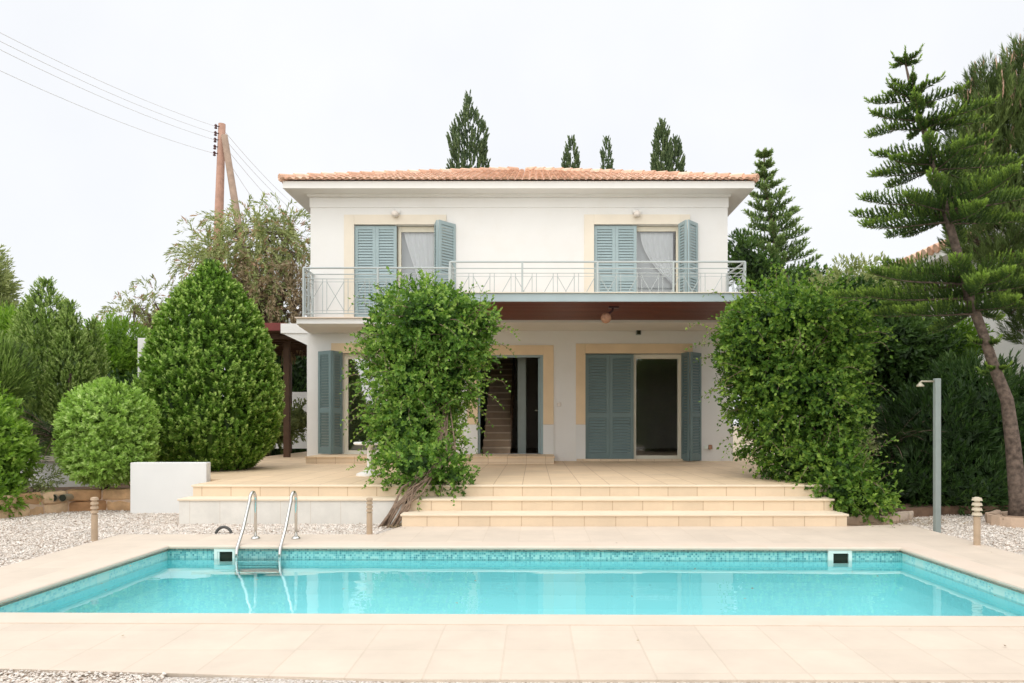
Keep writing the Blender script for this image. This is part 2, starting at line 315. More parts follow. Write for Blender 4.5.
# ---------------------------------------------------------------- foliage
def nrm(a): return a/np.maximum(np.linalg.norm(a, axis=-1, keepdims=True), 1e-9)
def rdir(n): return nrm(RNG.normal(size=(n, 3)))
class Leaves:
    def __init__(s): s.V = []; s.Fc = []; s.S = []; s.A = []; s.M = []; s.n = 0
    def add(s, C, D, Nn, L, W, var, mi=0, fold=.25):
        C = np.asarray(C); n = len(C)
        if n == 0: return
        D = nrm(D); S = nrm(np.cross(D, Nn)); Nn = np.cross(S, D)
        L = np.broadcast_to(np.asarray(L, float), (n,))[:, None]; W = np.broadcast_to(np.asarray(W, float), (n,))[:, None]
        mid = C+D*L*.45+Nn*W*fold
        V = np.stack([C, mid+S*W*.5, C+D*L, mid-S*W*.5], 1).reshape(-1, 3)
        # two triangles sharing the midrib
        i = s.n+4*np.arange(n)[:, None]
        f = np.concatenate([i+0, i+1, i+2, i+0, i+2, i+3], 1).ravel()
        s.V.append(V); s.Fc.append(f); s.S.append(np.full(2*n, 3)); s.A.append(np.repeat(np.clip(np.broadcast_to(var, (n,)), 0, 1), 2)); s.M.append(np.full(2*n, mi)); s.n += 4*n
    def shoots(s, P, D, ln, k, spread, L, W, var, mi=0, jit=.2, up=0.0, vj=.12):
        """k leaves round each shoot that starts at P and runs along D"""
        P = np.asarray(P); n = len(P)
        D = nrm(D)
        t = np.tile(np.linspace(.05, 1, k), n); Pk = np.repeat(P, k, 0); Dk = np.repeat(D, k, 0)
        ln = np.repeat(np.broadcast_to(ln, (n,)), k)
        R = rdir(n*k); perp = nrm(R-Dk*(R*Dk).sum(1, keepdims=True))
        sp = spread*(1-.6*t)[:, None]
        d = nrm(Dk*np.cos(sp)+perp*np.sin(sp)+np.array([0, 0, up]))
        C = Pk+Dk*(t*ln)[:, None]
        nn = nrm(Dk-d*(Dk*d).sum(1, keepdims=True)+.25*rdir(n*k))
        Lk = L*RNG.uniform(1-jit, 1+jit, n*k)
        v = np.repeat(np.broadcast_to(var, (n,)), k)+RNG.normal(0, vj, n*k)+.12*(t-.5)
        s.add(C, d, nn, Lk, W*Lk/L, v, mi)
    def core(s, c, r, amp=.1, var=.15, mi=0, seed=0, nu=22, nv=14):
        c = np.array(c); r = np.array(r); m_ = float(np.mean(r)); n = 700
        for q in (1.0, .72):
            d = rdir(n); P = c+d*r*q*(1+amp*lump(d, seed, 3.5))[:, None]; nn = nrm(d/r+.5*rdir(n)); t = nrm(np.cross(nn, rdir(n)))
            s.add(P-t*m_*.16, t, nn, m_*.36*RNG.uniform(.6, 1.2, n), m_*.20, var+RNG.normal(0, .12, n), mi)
    def build(s, name, mats, parent):
        V = np.concatenate(s.V)-ORG[parent]
        me = raw_mesh(name, V, np.concatenate(s.Fc), np.concatenate(s.S), np.concatenate(s.A), False, np.concatenate(s.M))
        return link(name, me, mats, parent, None)
def lump(d, seed, fr=3.0):
    r = np.random.default_rng(seed+100); o = np.zeros(len(d))
    for k in range(5):
        w = r.normal(size=3)*fr*(1+.5*k); o += np.sin(d@w+r.uniform(0, 6.28))/(1+.5*k)
    return o/2.2
def blob_points(blobs, n, amp=.12, depth=.25, seed=0, fr=3.2):
    """points near the surface of a union of ellipsoids; blobs = [(centre, radii)]"""
    w = np.array([(b[1][0]*b[1][2]+b[1][0]*b[1][1]+b[1][1]*b[1][2]) for b in blobs]); w /= w.sum()
    P = []; Nn = []
    for bi, (c, r) in enumerate(blobs):
        m = int(n*w[bi]); d = rdir(m); c = np.array(c); r = np.array(r)
        q = 1+amp*lump(d, seed+bi, fr)-depth*RNG.random(m)**2
        p = c+d*r*q[:, None]; nn = nrm(d/r)
        keep = np.ones(m, bool)
        for bj, (c2, r2) in enumerate(blobs):
            if bj == bi: continue
            keep &= (((p-np.array(c2))/np.array(r2))**2).sum(1) > .72
        P.append(p[keep]); Nn.append(nn[keep])
    return np.concatenate(P), np.concatenate(Nn)
def B(px, py, rx, rz, Y, ry=None):
    k = Y/F; return (np.array(at(px, py, Y)), np.array([rx*k, (ry if ry else rx*k), rz*k]))
def clumpvar(P, seed, fr=2.5, amt=.28, mid=.5): return mid+amt*lump(P, seed, fr)

def leafy(name, label, cat, blobs, nshoot, mat, k=7, ln=.12, spread=1.1, L=.06, W=.035, up=.35, seed=0, amp=.14, depth=.3, trunk=None, tmat=None, group=None, amt=.22, mid=.5, core=.8, part='foliage', fr=3.2, cfr=2.5, extra=None):
    zc = min(b[0][2]-b[1][2] for b in blobs); c = blobs[0][0]
    loc = trunk[0][0][0] if trunk else (c[0], c[1], max(0, zc))
    e = base(name, tuple(loc), label, cat, group)
    lv = Leaves()
    P, Nn = blob_points(blobs, nshoot, amp, depth, seed, fr)
    D = nrm(Nn+np.array([0, 0, up])+.45*rdir(len(P)))
    lv.shoots(P, D, ln, k, spread, L, W, clumpvar(P, seed, cfr, amt, mid)+RNG.normal(0, .1, len(P)))
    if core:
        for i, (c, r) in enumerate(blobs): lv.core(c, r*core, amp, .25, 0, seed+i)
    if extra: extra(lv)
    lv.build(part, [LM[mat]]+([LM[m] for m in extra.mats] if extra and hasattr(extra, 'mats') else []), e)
    if trunk:
        mb = MB()
        for path, rad in trunk: mb.tube(path, rad, 9)
        mb.build('trunk' if cat == 'tree' else 'stem', tmat or M['trunk'], e, smooth=True)
    return e
def lerp(a, b, t): return a+(b-a)*t

# ================================================================ SETTING
mb = MB()
for x0, x1, y0, y1 in ((-300, 300, -60, 4.0), (-300, -4.5, 4.0, 8.5), (4.5, 300, 4.0, 8.5), (-300, 300, 8.5, 500)): mb.quad((x0, y0, -.08), (x1, y0, -.08), (x1, y1, -.08), (x0, y1, -.08))
struct(mb.build('ground', M['ground']))
mb = MB(); mb.quad((-12, -9.3, -.012), (13, -9.3, -.012), (13, 3.735, -.012), (-12, 3.9, -.012)); struct(mb.build('gravel_strip', M['gravel']))
mb = MB()
mb.quad((-12, 3.90, -.035), (-4.8, 3.90, -.035), (-4.8, 12.5, -.035), (-12, 12.5, -.035)); mb.quad((-4.8, 8.6, -.035), (-1.4, 8.6, -.035), (-1.4, 12.5, -.035), (-4.8, 12.5, -.035))
struct(mb.build('gravel_bed', M['gravel']))
mb = MB(); mb.quad((4.8, 3.74, -.035), (13, 3.74, -.035), (13, 12, -.035), (4.8, 12, -.035)); struct(mb.build('gravel_ground', M['gravel']))
# pool
PFL, PFR, PNR, PNL = (-3.93, 7.93), (3.88, 7.80), (3.93, 4.965), (-3.97, 5.075)
WZ = -.135
def poff(d):
    return [(PFL[0]-d, PFL[1]+d), (PFR[0]+d, PFR[1]+d), (PNR[0]+d, PNR[1]-d), (PNL[0]-d, PNL[1]-d)]
# deck slabs: four pieces round the pool, edges shared with the coping ring
co = poff(.24)
DL, DR = -4.88, 4.85
deck = MB()
def slab(mb, pts, z1=0.0, z0=-.09): mb.hexa([(x, y, z0) for x, y in pts], [(x, y, z1) for x, y in pts])
slab(deck, [(DL+.06, 3.98), (-2.8, 3.93), (-.7, 3.765), (DR+3.2, 3.745), (co[2][0]+3, co[2][1]), co[2], co[3], (DL+.06, co[3][1])])
slab(deck, [(DL+.06, co[3][1]), co[3], co[0], (DL, 8.72)])
slab(deck, [(DL, 8.72), co[0], co[1], (DR, 9.62), (3.98, 9.41), (-1.68, 9.41), (-1.85, 8.72)][::1])
slab(deck, [co[1], co[2], (co[2][0]+3, co[2][1]), (co[2][0]+3, 5.3), (DR, 7.18), (DR, 9.62)])
struct(deck.build('pool_deck', M['tile']))
cp = MB(); ci = poff(-.035)
for a in range(4):
    b = (a+1) % 4
    # bullnosed coping: flat top, rounded inner lip
    prof_in = [(-.030, -.030), (-.036, -.016), (-.032, -.004), (-.022, .003), (.0, .005), (.24, .005), (.24, -.08), (-.030, -.05)]
    for k in range(len(prof_in)-1):
        p, q = poff(prof_in[k][0]), poff(prof_in[k+1][0])
        cp.quad((*p[b], prof_in[k][1]), (*p[a], prof_in[k][1]), (*q[a], prof_in[k+1][1]), (*q[b], prof_in[k+1][1]))
    p, q = poff(-.035), poff(.1)
    cp.quad((*p[a], -.030), (*p[b], -.030), (*q[b], -.030), (*q[a], -.030))
struct(cp.build('pool_coping', M['coping']))
bs = MB(); ZB = -.85
bp = poff(0)
cove = [(0, -.16), (-.02, -.24), (-.09, -.36), (-.22, -.47), (-.42, -.56), (-.70, -.62), (-1.0, -.64)]
for (d0, z0_), (d1, z1_) in zip(cove[:-1], cove[1:]):
    P0, P1 = poff(d0), poff(d1)
    for a in range(4):
        b = (a+1) % 4; bs.quad((*P1[a], z1_), (*P1[b], z1_), (*P0[b], z0_), (*P0[a], z0_))
bs.quad(*[(x, y, -.64) for x, y in poff(-1.0)[::-1]])
struct(bs.build('pool_basin', M['pool'], smooth=True))
ms = MB()
for a in (1, 3):
    b = (a+1) % 4; ms.quad((*bp[a], -.16), (*bp[b], -.16), (*bp[b], -.030), (*bp[a], -.030))
struct(ms.build('pool_side_tiles', M['glancemosaic'])); ms = MB()
for a in (0, 2):
    b = (a+1) % 4; ms.quad((*bp[a], -.16), (*bp[b], -.16), (*bp[b], -.030), (*bp[a], -.030))
struct(ms.build('pool_waterline_tiles', M['mosaic']))
wt = MB(); wt.quad(*[(x, y, WZ) for x, y in poff(-.002)[::-1]]); struct(wt.build('pool_water', M['water']))

# terrace and steps
R = .155; T = 3*R
SY1, SY2, SY3 = 9.41, 9.80, 10.16
WY = 16.72
def step(name, x0, x1, y0, y1, z0, z1, parent_mat='riser'):
    rb = MB(); rb.quad((x0, y0, z0), (x1, y0, z0), (x1, y0, z1-.028), (x0, y0, z1-.028)); rb.quad((x0, y1, z0), (x0, y0, z0), (x0, y0, z1-.028), (x0, y1, z1-.028)); rb.quad((x1, y0, z0), (x1, y1, z0), (x1, y1, z1-.028), (x1, y0, z1-.028))
    struct(rb.build('step_riser', M[parent_mat]))
    n = MB(); n.box(x0-.018, y0-.02, z1-.028, x1+.018, y1, z1); o = struct(n.build('step_tread', M['terr'] if y1-y0 > .8 else M['nosing'], bevel=.006)); return o
step('step', -1.68, 3.98, SY1, SY2+.01, -.05, R)
step('step', -1.68, 3.96, SY2, SY3+.01, R-.02, 2*R)
step('step', -4.70, -1.701, SY2, SY3+.01, -.05, 2*R, 'whiteriser')
rb = MB(); x0, x1, y0 = -4.68, 4.4, SY3
rb.quad((x0, y0, 0), (x1, y0, 0), (x1, y0, T-.028), (x0, y0, T-.028)); rb.quad((x0, 11.2, 0), (x0, y0, 0), (x0, y0, T-.028), (x0, 11.2, T-.028)); struct(rb.build('step_riser', M['riser']))
n = MB(); n.box(x0-.018, y0-.02, T-.028, x1, y0+.05, T-.001); struct(n.build('step_tread', M['nosing'], bevel=.006))
tb = MB(); slab(tb, [(-4.695, SY3+.051), (4.4, SY3+.051), (4.6, 12.6), (6.0, 12.6), (6.0, 24), (-6.9, 24), (-6.9, 12.6), (-5.85, 12.6), (-5.85, 11.161), (-4.695, 11.161)], T, T-.3)
struct(tb.build('terrace', M['terr']))
# raised doorstep platform in front of the left half of the house
rb = MB(); rb.quad((-4.78, 15.5, T), (.42, 15.5, T), (.42, 15.5, T+R-.03), (-4.78, 15.5, T+R-.03)); rb.quad((.42, 15.5, T), (.42, WY, T), (.42, WY, T+R-.03), (.42, 15.5, T+R-.03)); rb.quad((-4.78, WY, T), (-4.78, 15.5, T), (-4.78, 15.5, T+R-.03), (-4.78, WY, T+R-.03))
struct(rb.build('step_riser', M['riser']))
n = MB(); n.box(-4.80, 15.48, T+R-.03, .44, WY-.003, T+R); struct(n.build('step_tread', M['terr'], bevel=.006))
# planting beds (soil)
mb = MB(); slab(mb, [(-30, 10.6), (-7.9, 10.6), (-7.35, 11.35), (-6.3, 11.75), (-5.3, 11.15), (-7.6, 11.15), (-7.6, 24), (-30, 24)][::-1], .26, -.05)
mb = MB(); slab(mb, [(-7.95, 9.95), (-7.55, 10.5), (-7.3, 11.12), (-7.0, 11.42), (-6.63, 11.52), (-6.1, 11.44), (-5.9, 11.2), (-5.9, 24), (-30, 24), (-30, 9.95)], .25, -.05); struct(mb.build('planting_bed', M['soil']))
mb = MB(); slab(mb, [(4.0, 9.85), (5.2, 10.4), (6.0, 10.8), (12.0, 10.9), (16, 26), (6.0, 26), (6, 11.2), (3.9, 11.2)], .10, -.05); struct(mb.build('planting_soil', M['soil']))

# ================================================================ HOUSE
house = base('house', (-.34, WY+.1, T), 'white two storey villa with terracotta roof and pale blue shutters behind the pool', 'house')
S = F/WY
def X(px): return (px-VX)/S
def Z(py): return H+(VY-py)/S
FZ = 3.595                       # upper floor level
GX0, GX1 = -5.13, 4.50; UX0, UX1 = -5.05, 4.375; HY1 = 25.4
# openings (x0, x1, z0, z1)
LD = (X(342), X(432), T+R, Z(353)); CD = (X(477.8), X(543.2), T+R, Z(355)); RD = (X(585.4), X(683), T+.02, Z(353.4))
UL = (X(354.2), X(436.5), FZ+.02, Z(224.6)); UR = (X(594), X(680), FZ+.02, Z(224.4))
w = MB()
wall_holes(w, GX0, GX1, T-.1, 3.45, WY, WY+.28, [LD, CD, RD])
w.box(GX0, WY+.281, T-.1, GX0+.25, HY1, 3.45); w.box(GX1-.25, WY+.281, T-.1, GX1, HY1, 3.45); w.box(GX0+.251, HY1-.25, T-.1, GX1-.251, HY1, 3.45)
wall_holes(w, UX0, UX1, 3.451, 6.70, WY, WY+.28, [UL, UR])
w.box(UX0, WY+.281, 3.451, UX0+.25, HY1, 6.70); w.box(UX1-.25, WY+.281, 3.451, UX1, HY1, 6.70); w.box(UX0+.251, HY1-.25, 3.451, UX1-.251, HY1, 6.70)
w.build('wall', M['white'], house)
# shallow frieze band below the eaves
EZ0_ = 6.48; fb = MB(); fb.box(UX0-.016, WY-.016, Z(207.6), UX1+.016, WY-.001, EZ0_-.072); fb.build('frieze', M['white'], house)
# interior
it = MB()
it.box(GX0+.26, WY+.29, T+.02, GX1-.26, HY1-.26, T+R-.002 if False else T+.10); it.build('room_floor', M['innerfloor'], house)
it = MB(); it.box(UX0+.26, WY+.29, FZ-.2, UX1-.26, HY1-.26, FZ); it.build('upper_floor', M['innerfloor'], house)
it = MB()
for x in (X(465), X(551)): it.box(x-.06, WY+.3, T+.11, x+.06, 22, FZ-.21)
it.box(GX0+.26, 22.0, T+.11, GX1-.26, 22.1, FZ-.21); it.box(-.3, WY+.3, FZ+.001, -.1, 21, 6.6); it.box(UX0+.26, 20.5, FZ+.001, -.31, 20.6, 6.6); it.box(-.09, 20.5, FZ+.001, UX1-.26, 20.6, 6.6)
it.build('room_wall', M['inner'], house)
it = MB(); it.box(UX0+.26, WY+.3, 6.45, UX1-.26, HY1-.26, 6.5); it.build('room_ceiling', M['inner'], house)
st = MB(); st2 = MB()
for k in range(15):
    st.box(X(480), 17.6+.27*k, T+.11+.175*k, X(509), 17.6+.27*(k+1)+.03, T+.08+.175*(k+1)); st2.box(X(480)-.01, 17.56+.27*k, T+.081+.175*(k+1), X(509)+.01, 17.6+.27*(k+1), T+.11+.175*(k+1))
st.build('inner_stairs', M['stairrise'], house); st2.build('stair_tread', M['stairwood'], house)
pt = MB(); pt.box(X(517), 17.5, T+.11, X(525.5), 18.6, FZ-.22); pt.build('partition', M['galv'], house)
# balustrade beside the inner stairs
bl = MB()
for k in range(10): bl.box(X(510)-.01, 17.7+.27*k, T+.2+.175*k, X(510)+.01, 17.72+.27*k, T+1.0+.175*k)
bl.tube([(X(510), 17.6, T+1.05), (X(510), 20.3, T+2.8)], .025, 6); bl.build('stair_balustrade', M['darkwood'], house)
# surrounds
def surround(x0, x1, ztop, wd, zbot, xr=None, mat='tan', p=.025):
    m = MB(); y0, y1 = WY-p, WY-.001
    m.box(x0-wd, y0, zbot, x0, y1, ztop+.22); m.box(x0+.0005, y0, ztop, x1-.0005, y1, ztop+.22); m.box(x1, y0, zbot, x1+wd, y1, ztop+.22)
    return m.build('door_surround', M[mat], house, bevel=.004)
def plinths(x0, x1, wd, zb, zt):
    for a in ((x0-wd, x0), (x1, x1+wd)):
        m = MB(); m.box(a[0], WY-.035, zb, a[1], WY-.001, zt); m.build('plinth', M['plinth'], house)
surround(UL[0], UL[1], UL[3], .225, FZ); surround(UR[0], UR[1], UR[3], .225, FZ)
zp = Z(424.5)
surround(LD[0], LD[1], LD[3], .24, zp, mat='tan2'); plinths(LD[0], LD[1], .24, T+R, zp-.002)
surround(CD[0], CD[1], CD[3], .235, zp, mat='tan2'); plinths(CD[0], CD[1], .235, T+R, zp-.002)
surround(RD[0], RD[1], RD[3], .215, zp, mat='tan2'); plinths(RD[0], RD[1], .215, T, zp-.002)
# shutters
def shutter(hx, hy, z0, z1, wd, ang, split=.42, knob=False, thick=.035):
    """a leaf hinged at (hx,hy); ang = direction of its width in degrees from +x"""
    ca, sa = math.cos(math.radians(ang)), math.sin(math.radians(ang))
    def P(u, v, z): return (hx+u*ca-v*sa, hy+u*sa+v*ca, z)
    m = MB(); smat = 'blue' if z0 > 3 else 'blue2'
    def bx(u0, u1, v0, v1, a, b): m.hexa([P(u0, v0, a), P(u1, v0, a), P(u1, v1, a), P(u0, v1, a)], [P(u0, v0, b), P(u1, v0, b), P(u1, v1, b), P(u0, v1, b)])
    t = thick/2; fr = .07; hgt = z1-z0; zm = z0+hgt*split
    bx(0, fr, -t, t, z0, z1); bx(wd-fr, wd, -t, t, z0, z1); bx(fr+.0005, wd-fr-.0005, -t+.001, t-.001, z0, z0+.15); bx(fr+.0005, wd-fr-.0005, -t+.001, t-.001, z1-.08, z1); bx(fr+.0005, wd-fr-.0005, -t+.001, t-.001, zm-.05, zm+.06)
    for a, b in ((z0+.152, zm-.052), (zm+.062, z1-.082)):
        n = int((b-a)/.062)
        for k in range(n):
            z = a+(b-a)*(k+.5)/n; h = (b-a)/n
            m.hexa([P(fr-.002, -t+.002, z-h*.42), P(wd-fr+.002, -t+.002, z-h*.42), P(wd-fr+.002, -t+.009, z-h*.42), P(fr-.002, -t+.009, z-h*.42)],
                   [P(fr-.002, t-.012, z+h*.5), P(wd-fr+.002, t-.012, z+h*.5), P(wd-fr+.002, t-.006, z+h*.5), P(fr-.002, t-.006, z+h*.5)])
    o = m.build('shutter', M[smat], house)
    if knob:
        k = MB(); c = P(wd-.035, -t-.02, zm); k.box(c[0]-.02, c[1]-.02, c[2]-.03, c[0]+.02, c[1]+.02, c[2]+.03); k.build('latch', M['dark'], o)
    return o
def opening(o, closed, perp_w, out_w, split, sx=1, left=False):
    x0, x1, z0, z1 = o; ys = WY+.05
    if closed:
        xm = X(closed); wd = (xm-x0)/2
        shutter(x0+.005, ys, z0+.01, z1-.02, wd-.006, 0, split); shutter(x0+wd+.002, ys, z0+.01, z1-.02, wd-.006, 0, split)
    if left:   # folded pair on the left jamb
        shutter(x0+.01, WY-.03, z0+.02, z1+.02, perp_w, 180+68, split); a = math.radians(248); px, py = x0+.01+perp_w*math.cos(a), WY-.03+perp_w*math.sin(a)
        shutter(px-.01, py-.02, z0+.02, z1+.02, out_w, 180-34, split, knob=True)
    else:
        shutter(x1-.03, WY-.03, z0+.0, z1-.0, perp_w, -75, split); a = math.radians(-75); px, py = x1-.03+perp_w*math.cos(a), WY-.03+perp_w*math.sin(a)
        shutter(px+.04, py-.02, z0+.0, z1-.0, out_w, 50, split)
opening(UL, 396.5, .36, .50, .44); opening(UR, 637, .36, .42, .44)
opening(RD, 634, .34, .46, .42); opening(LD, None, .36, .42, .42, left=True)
# sliding glass doors: cream frame > pane
def gdoor(x0, x1, z0, z1, y, fw=.075, top=.12, bot=.08, gl='glass'):
    m = MB(); m.box(x0, y, z0, x0+fw, y+.06, z1); m.box(x1-fw, y, z0, x1, y+.06, z1); m.box(x0+fw+.0005, y+.002, z1-top, x1-fw-.0005, y+.058, z1); m.box(x0+fw+.0005, y+.002, z0, x1-fw-.0005, y+.058, z0+bot)
    f = m.build('door_frame', M['cream'], house, bevel=.004)
    g = MB(); g.quad((x0+fw, y+.03, z0+bot), (x1-fw, y+.03, z0+bot), (x1-fw, y+.03, z1-top), (x0+fw, y+.03, z1-top)); g.build('pane', M[gl], f); return f
gy0 = WY+.14
gdoor(X(397), UL[1]-.004, UL[2], UL[3]-.01, gy0, .07, .12); gdoor(UL[0]+.01, X(396), UL[2], UL[3]-.01, gy0+.07, .07, .16)
gdoor(X(635), UR[1]-.004, UR[2], UR[3]-.01, gy0, .06, .11); gdoor(UR[0]+.01, X(634), UR[2], UR[3]-.01, gy0+.07, .06, .14)
gdoor(X(633), RD[1]-.004, RD[2]+.02, RD[3]-.01, gy0, .09, .10); gdoor(RD[0]+.01, X(632), RD[2]+.02, RD[3]-.01, gy0+.07, .07, .10)
gdoor(LD[0]+.004, X(388), LD[2], LD[3]-.01, gy0, .10, .11, gl='glass2'); gdoor(X(389), LD[1]-.004, LD[2], LD[3]-.01, gy0+.07, .09, .11)
# tan sill under the right door, entrance door jambs
m = MB(); m.box(RD[0]-.2, WY-.10, T+.0005, RD[1]+.25, WY-.036, T+.05); m.build('sill', M['riser'], house)
m = MB(); m.box(CD[0]+.002, WY+.03, CD[2], CD[0]+.05, WY+.10, CD[3]-.002); m.box(CD[1]-.06, WY+.03, CD[2], CD[1]-.002, WY+.10, CD[3]-.002); m.box(CD[0]+.051, WY+.03, CD[3]-.05, CD[1]-.061, WY+.10, CD[3]-.002); m.build('door_frame', M['blue'], house)
m = MB(); m.box(CD[1]-.11, WY+.12, CD[2]+.01, CD[1]-.065, WY+.85, CD[3]-.06); dl = m.build('entrance_door', M['blue'], house)
m = MB(); m.tube([(CD[1]-.115, WY+.78, CD[2]+1.0), (CD[1]-.17, WY+.78, CD[2]+1.0), (CD[1]-.17, WY+.68, CD[2]+1.0)], .01, 6); m.build('handle', M['steel'], dl)
# curtains
def curtain(x0, x1, z0, z1, y, zr, ex):
    m = MB(); n = 40; k = 26
    for j in range(k):
        for i in range(n):
            def P(i, j):
                v = j/k                      # 0 top .. 1 bottom
                left = lerp(x0, x1-.04, min(1, (v/zr))**ex)
                u = i/n; x = lerp(left, x1, u); amp = .012
                return (x, y+amp*math.sin(u*34+.6*math.sin(v*3)), lerp(z1, z0, v))
            m.quad(P(i, j+1), P(i+1, j+1), P(i+1, j), P(i, j))
    return m.build('curtain', M['curtain'], house, smooth=True)
curtain(X(402), X(434), FZ+.05, Z(230), gy0+.12, 1.0, 1.15); curtain(X(642), X(675), FZ+.05, Z(230), gy0+.12, .56, 1.9)
for a, b in ((398, 434), (636, 675)):
    m = MB(); m.quad((X(a), gy0+.24, FZ+.02), (X(b), gy0+.24, FZ+.02), (X(b), gy0+.24, Z(226)), (X(a), gy0+.24, Z(226))); m.build('blind', M['sheer'], house)
# chair and bag of light stuff seen through the lower right glass: a white garden chair inside
# balcony slab
BL, BF = 15.97, 15.37
YN = -1.75
bsl = MB(); zt = FZ; zb = 3.40
def xl(px, Y): return (px-VX)*Y/F
bxL = -5.10
bsl.hexa([(bxL+.03, BL+.05, zb), (YN, BL+.05, zb), (YN, WY-.002, zb-.05), (bxL+.03, WY-.002, zb-.05)], [(bxL, BL-.08, zt-.14), (YN, BL-.08, zt-.14), (YN, WY-.002, zt-.14), (bxL, WY-.002, zt-.14)])
bsl.box(bxL, BL-.08, zt-.1399, YN, WY-.002, zt-.03)
bsl.box(YN+.001, BF-.06, zb, 4.50, WY-.002, zt-.031)
bsl.build('balcony_slab', M['white'], house)
m = MB(); m.box(bxL-.03, BL-.12, zt-.03, YN-.001, WY-.002, zt); m.box(YN, BF-.09, zt-.03, 4.53, WY-.002, zt); m.build('balcony_edging', M['coping'], house, bevel=.005)
# side balcony on the left
m = MB(); m.hexa([(GX0-.002, WY+.25, 3.10), (GX0-.002, WY+3.5, 3.10), (GX0-.05, WY+3.5, 3.10), (GX0-.05, WY+.25, 3.10)], [(GX0-.002, WY+.25, 3.38), (GX0-.002, WY+3.5, 3.38), (-5.78, WY+3.5, 3.38), (-5.78, WY+.25, 3.38)])
m.box(-5.80, WY+.22, 3.381, GX0-.002, WY+3.5, 3.60); m.build('side_balcony', M['white'], house)
# railing
RT = 4.667
def rail_run(p0, p1, posts, pattern=True):
    p0 = Vector(p0); p1 = Vector(p1); d = p1-p0; Ln = d.length; d.normalize()
    def P(s, z): q = p0+d*s; return (q.x, q.y, z)
    m = MB(); z0 = FZ
    for zz, r in ((RT, .022), (RT-.135, .012), (z0+.09, .012), (RT-.235, .008)): m.tube([P(0, zz), P(Ln, zz)], r, 6)
    for s in (.03, Ln-.03): m.tube([P(s, z0+.09), P(s, RT)], .007, 4)
    nm = max(1, round(Ln/.43)); w_ = Ln/nm
    if pattern:
        for k in range(nm):
            a = k*w_+.045; b = (k+1)*w_-.045; zt_, zb_ = RT-.24, z0+.095
            for s in (a, b): m.tube([P(s, zb_), P(s, zt_)], .007, 4)
            za, zc = zb_+.06, zt_-.06
            m.tube([P(a-.045, zc), P(b+.045, zc)], .005, 4); m.tube([P(a-.045, za), P(b+.045, za)], .005, 4)
            m.tube([P(a, za), P(b, zc)], .007, 4)
            if k % 2: m.tube([P(a, zc), P(b, za)], .007, 4)
    o = m.build('railing', M['rail'], house)
    for s in posts:
        q = MB(); c = P(s*Ln, 0); q.box(c[0]-.02, c[1]-.02, z0, c[0]+.02, c[1]+.02, RT-.005); q.build('railing_post', M['rail'], o)
xa = xl(303.5, BL)
rail_run((xa, BL, 0), (xl(450, BF)-.02, BL, 0), (0, .5, .98))
rail_run((xa, WY-.02, 0), (xa, BL, 0), (.1, .5))
xb = xl(450, BF); xc = xl(745, BF)
rail_run((xb, BL+.02, 0), (xb, BF, 0), (0,), False)
rail_run((xb, BF, 0), (xc, BF, 0), (0, .245, .5, .757, 1))
rail_run((xc, BF, 0), (xc-.02, WY-.02, 0), (.97,), True)
# canopy over the terrace: redwood boards behind a pale blue fascia
CF = 12.87; CX0, CX1 = gx(386, CF), 4.45
for k in range(14):
    m = MB() if k == 0 else m
    y0 = CF+.06+k*(BF-.1-CF-.06)/14; y1 = y0+(BF-.1-CF-.06)/14-.03
    m.box(CX0+.05, y0, 3.442, CX1-.05, y1, 3.46)
m.box(CX0+.04, CF+.05, 3.461, CX1-.04, BF-.095, 3.50); cano = m.build('canopy_ceiling', M['wood'], house)
m = MB()
for x in np.linspace(CX0+.3, CX1-.3, 8): m.box(x-.04, CF+.06, 3.38 if False else 3.502, x+.04, BF-.1, 3.56)
m.build('rafter', M['wood'], cano)
m = MB(); m.box(CX0, CF, 3.43, CX1, CF+.045, 3.575); m.box(CX0, CF+.046, 3.43, CX0+.045, BF-.1, 3.575); m.box(CX1-.045, CF+.046, 3.43, CX1, BF-.1, 3.575); m.build('canopy_fascia', M['bluefascia'], house, bevel=.004)
m = MB(); m.box(CX0-.02, CF-.03, 3.576, CX1+.02, BF-.1, 3.592); m.build('canopy_top', M['tan'], house)
for px in (432, 792):
    m = MB(); x = gx(px, CF+.1); m.box(x-.05, CF+.07, T, x+.05, CF+.17, 3.44); m.build('canopy_post', M['bluefascia'], house)
# roof
ER = .47; RX0, RX1, RY0, RY1 = UX0-ER, UX1+ER, WY-ER, HY1+ER
EZ0, EZ1 = 6.48, 6.636; SWZ = 6.19
m = MB()
def ring(a, za, b, zb_):
    A = [(UX0-a, WY-a), (UX1+a, WY-a), (UX1+a, HY1+a), (UX0-a, HY1+a)]; Bq = [(UX0-b, WY-b), (UX1+b, WY-b), (UX1+b, HY1+b), (UX0-b, HY1+b)]
    for k in range(4):
        j = (k+1) % 4; m.quad((*A[k], za), (*A[j], za), (*Bq[j], zb_), (*Bq[k], zb_))
ring(.0, EZ0-.07, .06, EZ0-.05); ring(.06, EZ0-.05, .07, EZ0); ring(.07, EZ0, .42, EZ0)
m.build('soffit', M['white'], house)
m = MB(); ring(.42, EZ0-.001, ER, EZ0-.001); ring(ER, EZ0-.001, ER, EZ1); ring(ER, EZ1, .35, EZ1); m.build('fascia', M['white2'], house)
roof = MB(); cxr, cyr, az = (RX0+RX1)/2, (RY0+RY1)/2, 8.50
ap0, ap1 = (cxr-.15, cyr, az), (cxr+.15, cyr, az)
OV = .05
E = [(RX0-OV, RY0-OV, EZ1+.01), (RX1+OV, RY0-OV, EZ1+.01), (RX1+OV, RY1+OV, EZ1+.01), (RX0-OV, RY1+OV, EZ1+.01)]
AP = [ap0, ap1, ap1, ap0]
rr = random.Random(3)
